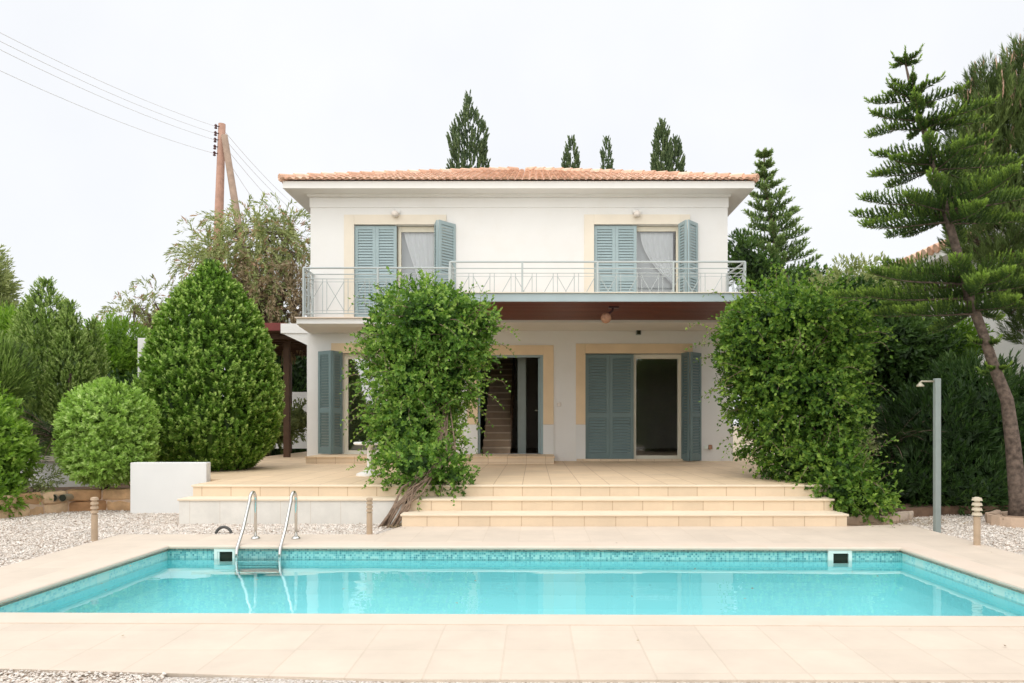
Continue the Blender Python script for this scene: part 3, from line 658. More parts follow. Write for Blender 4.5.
for k in range(4):
    j = (k+1) % 4
    a = Vector(E[k]); b = Vector(E[j]); c1 = Vector(AP[j] if k % 2 == 0 else AP[k]); c0 = Vector(AP[k])
    if k == 0: c0, c1 = Vector(ap0), Vector(ap1)
    if k == 1: c0 = c1 = Vector(ap1)
    if k == 2: c0, c1 = Vector(ap1), Vector(ap0)
    if k == 3: c0 = c1 = Vector(ap0)
    roof.cur = .3; roof.quad(a, b, c1, c0) if (c1-c0).length > 1e-6 else roof.quad(a, b, c1)
    u = (b-a).normalized(); Lu = (b-a).length; mid = (a+b)/2; vdir = ((c0+c1)/2-mid); vdir = (vdir-u*vdir.dot(u)); Lv = vdir.length; vdir.normalize(); nn = u.cross(vdir); nn = nn if nn.z > 0 else -nn
    s0 = (c0-a).dot(u); s1 = (c1-a).dot(u)
    tw = .155; ncol = int(Lu/tw); tw = Lu/ncol; cl = .38
    for i in range(ncol):
        uc = (i+.5)*tw
        vmax = Lv*min(1, uc/s0 if uc < s0 else 1, (Lu-uc)/(Lu-s1) if uc > s1 else 1)
        nc = max(1, math.ceil(vmax/cl))
        for q in range(nc):
            v0 = q*cl-.03; v1 = min((q+1)*cl, vmax)
            roof.cur = min(1, max(0, rr.gauss(.5, .22))); r0 = tw*.44+rr.uniform(-.003, .003); r1 = tw*.36; lift0 = .022+rr.uniform(0, .005); lift1 = .008
            i0 = len(roof.v); K = 6
            for vv, rd, lf in ((v0, r0, lift0), (v1, r1, lift1)):
                for g in range(K+1):
                    t = math.pi*g/K; roof.v.append(tuple(a+u*(uc+rd*math.cos(t))+vdir*vv+nn*(lf*.6+rd*.75*math.sin(t))))
            for g in range(K): roof.f.append((i0+g, i0+g+1, i0+K+1+g+1, i0+K+1+g)); roof.var.append(roof.cur)
            if q == 0:      # mortar filled mouth of the eave tile
                i2 = len(roof.v)
                for g in range(K+1):
                    t = math.pi*g/K; roof.v.append(tuple(a+u*(uc+(r0-.012)*math.cos(t))+vdir*(v0+.025)+nn*(lift0*.6+(r0-.012)*.75*math.sin(t))))
                roof.f.append(tuple(i2+g for g in range(K+1))); roof.var.append(.55)
            # thickness visible at the tile mouth
            i1 = len(roof.v)
            for g in range(K+1):
                t = math.pi*g/K; roof.v.append(tuple(a+u*(uc+(r0-.016)*math.cos(t))+vdir*(v0+.001)+nn*(lift0*.6+(r0-.016)*.75*math.sin(t))))
            for g in range(K): roof.f.append((i0+g, i0+g+1, i1+g+1, i1+g)); roof.var.append(roof.cur*.8)
rfo = roof.build('roof', M['rooftile'], house)
hp = MB()
for a, b in ((E[0], ap0), (E[1], ap1), (E[2], ap1), (E[3], ap0)):
    a = Vector(a); b = Vector(b); n_ = int((b-a).length/.34)
    for q in range(n_):
        p = a.lerp(b, q/n_)+Vector((0, 0, .05)); r = a.lerp(b, (q+1.1)/n_)+Vector((0, 0, .03)); hp.cur = rr.random(); hp.tube([p, r], [.085, .07], 8)
hp.build('hip_tiles', M['rooftile'], rfo)
# fixtures
def wall_lamp(px, label):
    x = X(px); z = Z(213.5); e = base('wall_lamp', (x, WY-.03, z), label, 'wall lamp', 'lamps above the balcony doors')
    m = MB(); m.box(x-.09, WY-.05, z+.0, x+.09, WY-.031, z+.07); m.build('bracket', M['white2'], e)
    m = MB(); m.lathe(x, WY-.11, [(.03, z-.10), (.075, z-.085), (.085, z-.03), (.06, z+.01), (.03, z+.03)], 12); m.build('lamp_shade', M['lamp'], e, smooth=True)
wall_lamp(396, 'small white lamp above the left balcony door'); wall_lamp(636.5, 'small white lamp above the right balcony door')
yl = 13.4; x, _, z = at(606, 318, yl)
e = base('hanging_lamp', (x, yl, 3.44), 'round clay coloured lamp on a slanted bracket under the wooden canopy ceiling', 'lamp')
m = MB(); m.tube([(x+.14, yl+.1, 3.44), (x+.12, yl+.05, 3.36), (x+.03, yl, z+.06)], .022, 8); m.box(x+.06, yl+.04, 3.41, x+.24, yl+.16, 3.441); m.build('bracket', M['ins'], e)
m = MB(); m.lathe(x, yl, [(.02, z-.095), (.06, z-.08), (.095, z-.03), (.10, z+.0), (.09, z+.045), (.05, z+.085), (.02, z+.095)], 16); m.build('lamp_shade', M['rattan'], e, smooth=True)
x, z = X(638), Z(332.5); e = base('wall_light', (x, WY-.08, z), 'small dark box on the wall above the lower right glass door', 'wall light')
m = MB(); m.box(x-.055, WY-.13, z-.065, x+.055, WY-.02, z+.075); m.build('housing', M['galv'], e, bevel=.01); m = MB(); m.box(x-.04, WY-.136, z-.05, x+.04, WY-.131, z+.04); m.build('lens', M['dark'], e)
for px, py, lb, nm, ct, mt in ((559, 404.5, 'small pale doorbell plate on the wall right of the entrance', 'doorbell', 'doorbell', 'lamp'), (706, 447, 'small pale socket box low on the wall beside the open lower shutter', 'wall_socket', 'socket', 'plastic')):
    x, z = X(px), Z(py); m = MB(); m.box(x-.045, WY-.03, z-.045, x+.045, WY-.001, z+.045)
    if nm == 'wall_socket':
        e = base(nm, (x, WY, z), lb, ct); m.build('cover', M[mt], e, bevel=.008); m = MB(); m.box(x+.05, WY-.05, z-.05, x+.13, WY-.001, z+.05); m.build('plug', M['rattan'], e, bevel=.01)
    else: o = m.build(nm, M[mt], org=(x, WY, z), bevel=.01); settag(o, lb, ct)

# ================================================================ PROPS
# pool ladder
YB = 8.02
lad = base('pool_ladder', (gx(262, YB), YB, 0), 'stainless steel pool ladder with two curved handrails and three rungs at the far pool edge', 'pool ladder')
xs_top = (gx(255.5, 8.38), gx(296, 8.38)); yf = PFL[1]-.085
for x in xs_top:
    xf = x-.13+.0; yt = 8.38
    m = MB(); path = [(x, yt, .0), (x, yt, .44)]
    for k in range(9):
        t = math.pi*k/8; path.append((x, yt-.085+.085*math.cos(t), .45+.085*math.sin(t)))
    path += [(x, 8.02, .155), (x, yf+.015, -.02), (x, yf, -.09), (x, yf, -.30)]
    m.tube(path, .0175, 12); r = m.build('handrail', M['steel'], lad, smooth=True)
    m = MB(); m.lathe(x, yt, [(.05, .0), (.05, .012), (.03, .03), (.024, .03)], 14); m.build('flange', M['steel'], r, smooth=True)
for z in (-.155, -.21, -.27):
    m = MB(); m.box(xs_top[0]+.022, yf-.025, z-.008, xs_top[1]-.022, yf+.025, z+.008); m.build('rung', M['steel'], lad, bevel=.006)
# skimmers
def skimmer(px, label, w, h):
    y = PFL[1]+(PFR[1]-PFL[1])*((gx(px, 7.88)-PFL[0])/(PFR[0]-PFL[0])); x = gx(px, y); zc = -.115
    e = base('pool_skimmer', (x, y, zc), label, 'skimmer', 'skimmer openings in the far pool wall')
    m = MB(); a, b, c, d = w/2, w/2-.035, h/2, h/2-.032; y0, y1 = y-.03, y-.004
    m.box(x-a, y0, zc-c, x-b, y1, zc+c); m.box(x+b, y0, zc-c, x+a, y1, zc+c); m.box(x-b, y0, zc+d, x+b, y1, zc+c); m.box(x-b, y0, zc-c, x+b, y1, zc-d); m.build('frame', M['plastic'], e)
    m = MB(); m.quad((x-b, y-.008, zc-d), (x+b, y-.008, zc-d), (x+b, y-.008, zc+d), (x-b, y-.008, zc+d)); m.build('opening', M['dark'], e)
    m = MB(); m.box(x-b+.002, y-.026, zc-d, x-b+.02, y-.012, zc+d-.002); m.build('flap', M['plastic'], e)
skimmer(226, 'white framed skimmer opening beside the pool ladder', .23, .17); skimmer(839, 'white framed skimmer opening at the right end of the far pool wall', .25, .17)
# small grey rubber hoop
x, y = gx(222, 8.9), 8.95
m = MB(); m.tube([(x+.095*math.cos(t), y, -.045+.10*math.sin(t)) for t in np.linspace(0, math.pi, 12)], [.018]*12, 8)
o = m.build('hose_loop', M['rubber'], org=(x, y, -.03), smooth=True); settag(o, 'short grey hose loop sticking out of the gravel behind the pool', 'hose')
# bollard lights
def bollard(px, pyb, pyt, label, Y=None, wide=.92, group='bollard garden lights round the pool'):
    Y = Y or gy(pyb); x = gx(px, Y); zt = gz(pyt, Y); zb = -.04
    e = base('bollard_light', (x, Y, zb), label, 'bollard light', group)
    hh = zt-zb; hd = zb+hh*.62; r = .034
    m = MB(); m.lathe(x, Y, [(r+.006, zb), (r+.006, zb+.03), (r, zb+.035), (r, hd)], 20); m.build('post', M['bollard'], e, smooth=False)
    m = MB(); prof = [(r*.7, hd+.001)]; n = 4
    for k in range(n):
        a = hd+(zt-hd)*(k/n); st_ = (zt-hd)/n
        prof += [(r*.8, a+st_*.25), (r*(1+.62*wide), a+st_*.30), (r*(1+.30*wide), a+st_*.86), (r*.8, a+st_*.9)]
    prof += [(r*.6, zt)]
    m.lathe(x, Y, prof, 16); m.build('louvre_head', M['bollardtop' if wide > .9 else 'bollard'], e)
bollard(94.5, 539, 497, 'slim sandy bollard light in the gravel before the stone wall', wide=.4); bollard(369.5, 534, 497.5, 'slim sandy bollard light just left of the dry vine stems', wide=.25)
bollard(977, 545, 497, 'sandy bollard light in the gravel right of the outdoor shower')
# outdoor shower
Y = gy(530.5); x = gx(937, Y); zt = gz(378.5, Y)
e = base('outdoor_shower', (x, Y, 0), 'tall square grey outdoor shower post beside the dark hedge', 'shower')
m = MB(); m.box(x-.034, Y-.034, -.05, x+.034, Y+.034, zt); m.build('post', M['galv'], e, bevel=.008)
m = MB(); m.tube([(x-.04, Y, zt-.035), (x-.19, Y, zt-.035), (x-.205, Y, zt-.05)], .011, 8); a_ = m.build('arm', M['brass'], e, smooth=True)
m = MB(); m.lathe(x-.205, Y, [(.045, zt-.10), (.045, zt-.085), (.02, zt-.06), (.012, zt-.045)], 14); m.build('shower_head', M['brass'], a_, smooth=True)
# white garden wall left of the terrace
m = MB(); m.box(gx(130, 11), 11.0, -.06, gx(206.5, 11), 11.15, gz(462.5, 11)); o = m.build('garden_wall', M['plinth'], org=(gx(168, 11), 11, -.04), bevel=.012); settag(o, 'low plain white garden wall between the round bush and the terrace', 'wall')
# curved stone retaining wall
def stonewall(name, pts, z0, z1, th, label, mat, cat='wall', sw=.26, sh=.16, seed=5, pipes=False, closed=False):
    r = random.Random(seed); e = base(name, (pts[0][0], pts[0][1], z0), label, cat); m = MB()
    P = [Vector((p[0], p[1], 0)) for p in pts]
    if closed: P.append(P[0])
    seg = [(P[i+1]-P[i]).length for i in range(len(P)-1)]; tot = sum(seg)
    def pos(s):
        s = max(0, min(tot-1e-6, s)); i = 0
        while s > seg[i]: s -= seg[i]; i += 1
        d = (P[i+1]-P[i]).normalized(); return P[i]+d*s, d
    rows = max(1, round((z1-z0)/sh))
    for q in range(rows):
        s = -r.uniform(0, sw) if q % 2 else 0
        while s < tot:
            w_ = sw*r.uniform(.6, 1.7); a, b = s+.002, min(s+w_-.002, tot)
            zz0 = z0+(z1-z0)*q/rows+.004+r.uniform(-.012, .012); zz1 = z0+(z1-z0)*(q+1)/rows+r.uniform(-.012, .012)
            if b > 0 and b-max(a, 0) > .03:
                (pa, da), (pb, db) = pos(a), pos(b); na = Vector((da.y, -da.x, 0)); nb = Vector((db.y, -db.x, 0)); o_ = r.uniform(-.012, .02)
                m.cur = r.random(); i = .02
                bot = [pa+na*(o_), pb+nb*(o_), pb-nb*th, pa-na*th]; 
                m.hexa([(p.x, p.y, zz0) for p in bot], [(p.x, p.y, zz1+r.uniform(-.012, .012)) for p in bot])
            s += w_
    o = m.build('stonework', M[mat], e, smooth=True, bevel=.03); sb_ = o.modifiers.new('sub', 'SUBSURF'); sb_.levels = sb_.render_levels = 1
    dp = o.modifiers.new('rough', 'DISPLACE'); tx_ = bpy.data.textures.new('rough', 'CLOUDS'); tx_.noise_scale = .09; dp.texture = tx_; dp.strength = .05; dp.mid_level = .5; dp.texture_coords = 'GLOBAL'
    bk = MB(); n_ = len(P)
    for i in range(n_-1):
        d = (P[i+1]-P[i]).normalized(); nn_ = Vector((d.y, -d.x, 0)); q = [P[i]-nn_*.02, P[i+1]-nn_*.02, P[i+1]-nn_*(th-.02), P[i]-nn_*(th-.02)]
        bk.hexa([(p.x, p.y, z0) for p in q], [(p.x, p.y, z1-.02) for p in q])
    bk.build('mortar', M['mortar'], e); return e
pts = [(gx(-150, 9.3), 9.3), (gx(-60, 9.7), 9.75), (gx(0, 10.3), 10.35), (gx(45, 10.9), 10.95), (gx(75, 11.2), 11.25), (gx(100, 11.3), 11.38), (gx(131, 11.25), 11.3)]
sw_ = stonewall('stone_wall', pts, -.06, .30, .22, 'low curved retaining wall of orange fieldstone beneath the round green bush', 'stone', sw=.34, sh=.19)
for px in (59.5, 68.5):
    yy = 11.13; x, _, z = at(px, 497, yy); m = MB(); p0 = Vector((x, yy-.14, z)); m.tube([p0, p0+Vector((0, .2, 0))], .05, 16, caps=False)
    m.tube([p0+Vector((0, .001, 0)), p0+Vector((0, .02, 0))], .060, 16, caps=False); o = m.build('drain_pipe', M['brass'], sw_)
    m = MB(); m.tube([p0+Vector((0, .002, 0)), p0+Vector((0, .004, 0))], .051, 16); m.build('pipe_mouth', M['dark'], o)
# cream curved planter behind
e = base('curved_planter', (gx(50, 12.3), 12.3, .2), 'cream curved planter wall with tan capping behind the stone wall', 'planter')
m = MB(); c2 = MB(); n = 12
ar = [(gx(lerp(10, 120, k/n), 12.3+.9*((k/n-.3)**2)), 12.3+.9*((k/n-.3)**2)) for k in range(n+1)]
for k in range(n):
    (xa_, ya), (xb_, yb) = ar[k], ar[k+1]
    m.hexa([(xa_, ya, .0), (xb_, yb, .0), (xb_, yb+.2, .0), (xa_, ya+.2, .0)], [(xa_, ya, .68), (xb_, yb, .68), (xb_, yb+.2, .68), (xa_, ya+.2, .68)])
    c2.hexa([(xa_, ya-.04, .681), (xb_, yb-.04, .681), (xb_, yb+.24, .681), (xa_, ya+.24, .681)], [(xa_, ya-.04, .76), (xb_, yb-.04, .76), (xb_, yb+.24, .76), (xa_, ya+.24, .76)])
m.build('planter_wall', M['white'], e); c2.build('capping', M['tan'], e)
# stone rings on the right
def ringpts(cx, cy, rx, ry, n=18): return [(cx+rx*math.cos(2*math.pi*k/n), cy+ry*math.sin(2*math.pi*k/n)) for k in range(n)]
TX, TY = gx(1018, 9.75), 9.75
stonewall('tree_ring', ringpts(TX+.05, TY, .42, .42), -.06, .12, .10, 'low rough stone ring round the foot of the leaning conifer', 'greystone', 'planter', sw=.3, sh=.2, seed=9, closed=True)
stonewall('rock_edging', [(gx(845, 9.7), 9.75), (gx(868, 9.9), 9.75), (gx(892, 9.8), 9.75), (gx(915, 10.2), 10.25)], -.06, .10, .14, 'rough brown rock edging at the right end of the steps', 'greystone', 'edging', sw=.4, sh=.2, seed=19)
# white table under the vine
Y = 12.0; x = gx(370, Y)
e = base('pedestal_table', (x, Y, T), 'white round pedestal table on the terrace half hidden by the left vine', 'table')
m = MB(); m.lathe(x, Y, [(.22, T), (.22, T+.03), (.12, T+.07), (.05, T+.10), (.045, T+.45), (.09, T+.50)], 18); m.build('pedestal', M['white2'], e, smooth=False)
m = MB(); m.lathe(x+.1, Y, [(.34, T+.50), (.36, T+.515), (.36, T+.535), (.34, T+.545)], 24); m.build('table_top', M['white2'], e)
# white post at the left
m = MB(); Y = 16.5; m.box(gx(137.5, Y), Y, .2, gx(145.5, Y), Y+.2, gz(338, Y)); o = m.build('white_post', M['white2'], org=(gx(141, Y), Y, .2), bevel=.01); settag(o, 'plain white post behind the big conical bush', 'post')
# red pergola left of the house
e = base('pergola', (-6.6, 19.5, T), 'dark red timber pergola roof beside the left side of the house', 'pergola')
m = MB(); yA = 17.4
m.box(-8.6, yA, 3.50, -5.82, yA+.08, 3.68); m.build('fascia', M['redpaint'], e)
m = MB(); m.hexa([(-8.6, yA+.081, 3.50), (-5.2, yA+.081, 3.50), (-5.2, 22.5, 3.50), (-8.6, 22.5, 3.50)], [(-8.6, yA+.081, 3.66), (-5.82, yA+.081, 3.66), (-5.82, 22.5, 3.66), (-8.6, 22.5, 3.66)]); m.build('roof_boards', M['darkwood'], e)
for x, y in ((gx(287, 18.6), 18.6), (-8.4, 18.6), (gx(289, 22), 22), (-8.4, 22)):
    m = MB(); m.box(x-.07, y-.07, T, x+.07, y+.07, 3.50); m.build('post', M['darkwood'], e)
for k in range(9):
    m = MB() if k == 0 else m; y = 17.9+k*.55; m.box(-8.55, y-.03, 3.36, -5.25, y+.03, 3.499)
m.build('rafter', M['darkwood'], e)
m = MB(); m.box(-9.2, 25.2, T, -5.0, 25.4, gz(392, 25.2)); o = m.build('boundary_wall', M['plinth'], org=(-7, 25.2, T)); settag(o, 'pale boundary wall seen under the dark red pergola', 'wall')
# utility pole
Yp = 26.0
e = base('utility_pole', (gx(216, Yp), Yp, 0), 'wooden utility pole with slanted brace behind the wispy tree', 'utility pole')
m = MB(); m.tube([(gx(212, Yp), Yp, 0), (gx(217.5, Yp), Yp, gz(260, Yp)), (gx(222, Yp), Yp, gz(124, Yp))], [.19, .165, .12], 12); m.build('post', M['pole'], e, smooth=True)
m = MB(); m.tube([(gx(268, Yp), Yp-.6, 0), (gx(247, Yp), Yp-.35, gz(256, Yp)), (gx(226, Yp), Yp-.14, gz(137, Yp))], [.16, .13, .11], 12); m.build('brace', M['pole2'], e, smooth=True)
iy = [127.5, 134.5, 141, 148, 154.5]; ip = []
for k, py in enumerate(iy):
    x, _, z = at(217.0-.35*k, py, Yp); m = MB(); m.lathe(x, Yp-.1, [(.02, z-.09), (.055, z-.07), (.03, z-.01), (.055, z+.03), (.02, z+.08)], 10); m.tube([(x, Yp-.1, z), (x+.15, Yp-.1, z)], .018, 6); m.build('insulator', M['ins'], e); ip.append((x, Yp-.1, z))
def wire(name, a, b, sag, label, group, r=.011):
    a = Vector(a); b = Vector(b); m = MB(); m.tube([(a.lerp(b, t)-Vector((0, 0, sag*4*t*(1-t)))) for t in np.linspace(0, 1, 24)], r, 5)
    o = m.build('power_line', M['wire'], org=tuple(a)); settag(o, label, 'power line', group)
g1 = 'wires left of the utility pole'; nm = ['uppermost', 'second highest', 'middle', 'second lowest', 'lowest']
tgt = [32, 40.5, 49, 60, 70]
for k in range(5):
    if k == 3: continue
    a = ip[k]; bx_ = at(0, tgt[k], 17.5); a = Vector(a); b = Vector(bx_); b2 = a+(b-a)*1.35; b2.z += .25
    wire('power_line', a, b2, .26, nm[k]+' grey wire running up left from the utility pole', g1, .008)
g2 = 'wires right of the utility pole'
for k, (p2, lb) in enumerate(zip([(300, 206), (300, 213), (300, 226), (285, 238)], ['uppermost', 'second highest', 'second lowest', 'lowest'])):
    a = Vector(ip[k])+Vector((.16, .05, 0)); b = Vector(at(p2[0], p2[1], 33)); b2 = a+(b-a)*1.3
    wire('power_line', a, b2, .25, lb+' thin wire sloping down from the pole behind the villa roof', g2, .008)
# neighbour's house on the right
nb = base('neighbour_house', (11.5, 18, 0), 'white neighbouring house with terracotta eave behind the right hand conifers', 'house')
m = MB(); NX = 10.15; m.box(NX, 13.2, 0, 19, 24, 5.25); m.build('wall', M['white'], nb)
m = MB(); m.box(9.62, 12.8, 5.25, 19.5, 24.4, 5.42); m.build('fascia', M['white2'], nb)
m = MB(); 
for k in range(44):
    y = 12.85+k*.264; m.cur = rr.random(); m.tube([(9.55, y, 5.475), (14.2, y, 7.2)], .115, 8)
m.cur = .4; m.quad((9.6, 12.8, 5.43), (14.3, 12.8, 7.16), (14.3, 24.4, 7.16), (9.6, 24.4, 5.43)); m.quad((19.5, 12.8, 5.43), (14.3, 12.8, 7.16), (14.3, 24.4, 7.16), (19.5, 24.4, 5.43)); m.quad((9.6, 12.8, 5.43), (14.3, 12.8, 7.16), (19.5, 12.8, 5.43)); m.build('roof', M['rooftile'], nb)
m = MB(); m.box(9.75, 13.0, 2.0, NX-.002, 23, 2.22); m.build('ledge', M['cream'], nb)
for y in (14.3, 18.5):
    m = MB(); m.box(NX-.03, y, .9, NX-.002, y+1.6, 1.95); f_ = m.build('window', M['blue'], nb); m = MB(); m.box(NX-.04, y+.1, 1.0, NX-.031, y+1.5, 1.85); m.build('pane', M['sheer'], f_)

# ================================================================ PLANTS
# --- left climbing vine
def strands(lv, P, D, seglen, n, L, W, stem=None, droop=.25, kper=2, mi=0, mid=.6):
    P = np.array(P, float); D = nrm(np.array(D, float))
    paths = [[tuple(p)] for p in P]
    for s in range(n):
        D = nrm(D+np.array([0, 0, -droop])*(s/n)+.25*rdir(len(P))); P = P+D*seglen
        lv.shoots(P, D, seglen, kper, 1.2, L, W, mid+RNG.normal(0, .15, len(P)), mi)
        for i, p in enumerate(P): paths[i].append(tuple(p))
    if stem is not None:
        for pt in paths: stem.tube(pt, [.006*(1-.7*i/len(pt)) for i in range(len(pt))], 4, False)
def vine(name, label, blobs, nshoot, seed, mat, stems, nstrand, L=.075, W=.052, mid=.5):
    e = base(name, tuple(stems[0][0][0]), label, 'climbing plant', 'climbing plants on the canopy posts')
    lv = Leaves(); P, Nn = blob_points(blobs, nshoot, .30, .45, seed, 4.5)
    D = nrm(Nn*.8+np.array([0, 0, -.05])+.7*rdir(len(P)))
    lv.shoots(P, D, .14, 7, 1.25, L, W, clumpvar(P, seed, 3.2, .20, mid)+RNG.normal(0, .14, len(P)), vj=.2)
    # looser outer clumps that break up the outline
    P2, N2 = blob_points(blobs, 340, .22, -.10, seed+3, 4.0)
    for j in range(5):
        q = P2+.09*RNG.normal(size=P2.shape); lv.shoots(q, nrm(N2+.6*rdir(len(q))), .10, 5, 1.2, L*.9, W*.9, clumpvar(q, seed, 3.2, .2, mid+.12))
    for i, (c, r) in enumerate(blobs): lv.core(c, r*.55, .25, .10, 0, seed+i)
    sm = MB()
    P3, N3 = blob_points(blobs, nstrand, .2, 0, seed+9, 4.0)
    keep = RNG.random(len(P3)) < .9; strands(lv, P3[keep], N3[keep]+np.array([0, 0, .1]), .07, 7, L*.85, W*.85, sm, .35)
    lv.build('foliage', LM[mat], e)
    for path, rad in stems: sm.tube(path, rad, 7)
    sm.build('stem', M['greytrunk'], e, smooth=True); return e
YV = 11.5
lb = [B(426, 320, 44, 32, YV, .8), B(398, 345, 30, 32, YV, .55), B(458, 342, 27, 34, YV, .6), B(482, 320, 12, 12, YV, .25), B(410, 382, 38, 38, YV-.1, .7), B(452, 380, 24, 28, YV, .45), B(408, 428, 33, 32, YV-.5, .5), B(436, 425, 20, 34, YV-.2, .4), B(420, 466, 40, 20, 10.3, .4), B(452, 478, 18, 9, 10.2, .2)]
stems = []
for k in range(12):
    a = RNG.uniform(-1, 1, 3)
    x0, y0 = gx(388+9*a[0], 9.55), 9.56+.08*a[1]; j_ = a[2]*6
    stems.append(([(x0, y0, -.04), (gx(400+11*a[0]+j_*.4, 9.66), 9.66, .20+.04*a[1]), (gx(412+14*a[1], 9.76), 9.76, .42+.05*a[2]), (gx(428+14*a[1]+j_, 10.0), 10.0, .62), (gx(446+10*a[2], 10.5), 10.5, gz(450, 10.5)), (gx(440+14*a[0], 11.3), 11.3, gz(400, 11.3)), (gx(425+20*a[1], 11.5), 11.5, gz(350, 11.5))], [.016, .015, .013, .012, .011, .010, .006]))
vine('climbing_vine', 'bright green climbing plant with slanting dry stems over the left end of the canopy', lb, 3900, 3, 'vine', stems, 190, L=.066, W=.046)
# --- right vine
rb_ = [B(788, 322, 54, 34, YV, 1.0), B(752, 345, 28, 40, YV, .7), B(826, 345, 30, 42, YV, .9), B(785, 385, 54, 48, YV, 1.0), B(822, 405, 34, 46, YV-.3, .8), B(776, 432, 28, 32, YV-.2, .6), B(800, 462, 32, 24, 10.9, .5), B(834, 470, 28, 26, 10.5, .5), B(845, 492, 34, 14, 10.1, .45), B(866, 503, 20, 10, 9.9, .3), B(740, 330, 14, 16, YV, .3)]
stems = [([(gx(860+6*k, 10.1), 10.1, -.02), (gx(835+5*k, 10.5), 10.5, .5), (gx(800+8*k, 11.2), 11.2, 1.4), (gx(790+8*k, 11.5), 11.5, 2.4)], [.03, .026, .02, .012]) for k in range(5)]
vine('climbing_vine', 'large dark green climbing plant spilling over the right end of the steps', rb_, 6600, 21, 'vine2', stems, 230, L=.066, W=.046, mid=.45)

# --- big conical conifer bush left
def conical(name, label, cx, cy, zb, prof, ntuft, mat, seed, tuftL=.16, k=9, L=.05, W=.018, cat='shrub', up=1.1, spread=.55, amp=.05, group=None, midv=.5, trunkr=.08, core=.84):
    """prof: list of (height, radius)"""
    e = base(name, (cx, cy, zb), label, cat, group); lv = Leaves(); hs = np.array([p[0] for p in prof]); rs = np.array([p[1] for p in prof])
    ca = np.cumsum((rs[1:]+rs[:-1]+.05)*np.diff(hs)); ca = ca/ca[-1]; u = RNG.random(ntuft); i = np.searchsorted(ca, u); h = hs[i]+(hs[i+1]-hs[i])*RNG.random(ntuft)
    r = np.interp(h, hs, rs); th = RNG.uniform(0, 2*np.pi, ntuft); d = np.stack([np.cos(th), np.sin(th), np.zeros(ntuft)], 1)
    fl = lump(np.stack([np.cos(th)*2, np.sin(th)*2, h*1.2], 1), seed, 2.2)
    q = 1+amp*fl-.16*RNG.random(ntuft)**2
    P = np.array([cx, cy, zb])+d*(r*q)[:, None]+np.array([0, 0, 1])*h[:, None]
    D = nrm(d*.55+np.array([0, 0, up])+.22*rdir(ntuft))
    lv.shoots(P-D*tuftL*.5, D, tuftL*RNG.uniform(.7, 1.3, ntuft), k, spread, L, W, midv+.12*fl+RNG.normal(0, .10, ntuft), vj=.10)
    # pale tips
    m_ = RNG.random(ntuft) < .45; lv.shoots((P+D*tuftL*.25)[m_]+d[m_]*.02, D[m_], tuftL*.45, 5, spread*.8, L*.9, W*.9, midv+.30+RNG.normal(0, .1, m_.sum()))
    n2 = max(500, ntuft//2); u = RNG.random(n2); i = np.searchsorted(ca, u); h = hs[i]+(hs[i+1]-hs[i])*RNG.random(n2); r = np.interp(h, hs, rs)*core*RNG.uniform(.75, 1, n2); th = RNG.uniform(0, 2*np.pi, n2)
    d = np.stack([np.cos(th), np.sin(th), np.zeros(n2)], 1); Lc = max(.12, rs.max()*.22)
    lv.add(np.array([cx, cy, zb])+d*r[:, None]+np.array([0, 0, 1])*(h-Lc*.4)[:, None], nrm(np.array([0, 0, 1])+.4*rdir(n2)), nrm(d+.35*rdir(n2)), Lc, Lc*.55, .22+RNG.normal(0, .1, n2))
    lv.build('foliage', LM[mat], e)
    m = MB(); m.tube([(cx, cy, zb-.1), (cx, cy, zb+hs[-1]*.6)], [trunkr, trunkr*.4], 8); m.build('trunk' if cat == 'tree' else 'stem', M['trunk'], e, smooth=True); return e
Yc = 13.6; k_ = Yc/F
def prof_px(rows, Y, pyb): return [((pyb-py)*Y/F, r*Y/F) for py, r in rows]
conical('conical_bush', 'large egg shaped dense green conifer bush left of the terrace', gx(212, Yc), Yc, T, prof_px([(474, 34), (466, 46), (450, 57), (425, 64), (395, 65), (365, 59), (335, 49), (310, 37), (294, 25), (281, 14), (270, 3)], Yc, 474), 4300, 'thuja', 5, tuftL=.11, k=14, L=.062, W=.036, spread=1.35, amp=.07, up=.7)
# --- round ball bush
leafy('round_bush', 'round clipped light green bush above the stone wall', 'shrub', [B(107, 426, 41, 41, 11.45), B(90, 446, 26, 30, 11.4), B(126, 444, 22, 32, 11.4), B(108, 460, 33, 22, 11.35)], 3300, 'ball', k=9, ln=.085, spread=1.2, L=.062, W=.030, up=.5, seed=31, amp=.09, depth=.2, trunk=[([(gx(105, 11.5), 11.5, .2), (gx(106, 11.5), 11.5, .9)], [.05, .03])], amt=.2, mid=.5, core=.8, cfr=3)
# --- leafy shrub at the far left edge
leafy('leafy_shrub', 'glossy bright shrub at the far left picture edge', 'shrub', [B(-26, 440, 38, 48, 10.9), B(-6, 462, 28, 34, 10.8), B(4, 446, 20, 24, 10.8), B(-5, 495, 20, 18, 10.5)], 1700, 'fresh', k=7, ln=.12, L=.085, W=.042, up=.4, seed=41, amp=.18, trunk=[([(gx(-10, 10.9), 10.9, .2), (gx(-10, 10.9), 10.9, 1.1)], [.05, .03])], mid=.45)
# low grey-green plant on the wall
leafy('trailing_plant', 'thin grey green plant trailing over the orange stone wall', 'plant', [B(30, 492, 17, 10, 10.95, .18), B(44, 478, 12, 8, 11.1, .15)], 190, 'olive', k=6, ln=.09, L=.05, W=.02, up=.2, seed=44, amp=.3, core=0, mid=.5)
# --- feathery dark shrub behind
leafy('feathery_shrub', 'olive green feathery shrub standing behind the left edge shrub', 'shrub', [B(0, 378, 22, 28, 12.6), B(-25, 370, 28, 36, 12.9)], 2400, 'juniper', k=9, ln=.20, spread=.4, L=.09, W=.014, up=1.2, seed=51, amp=.12, depth=.3, mid=.32)
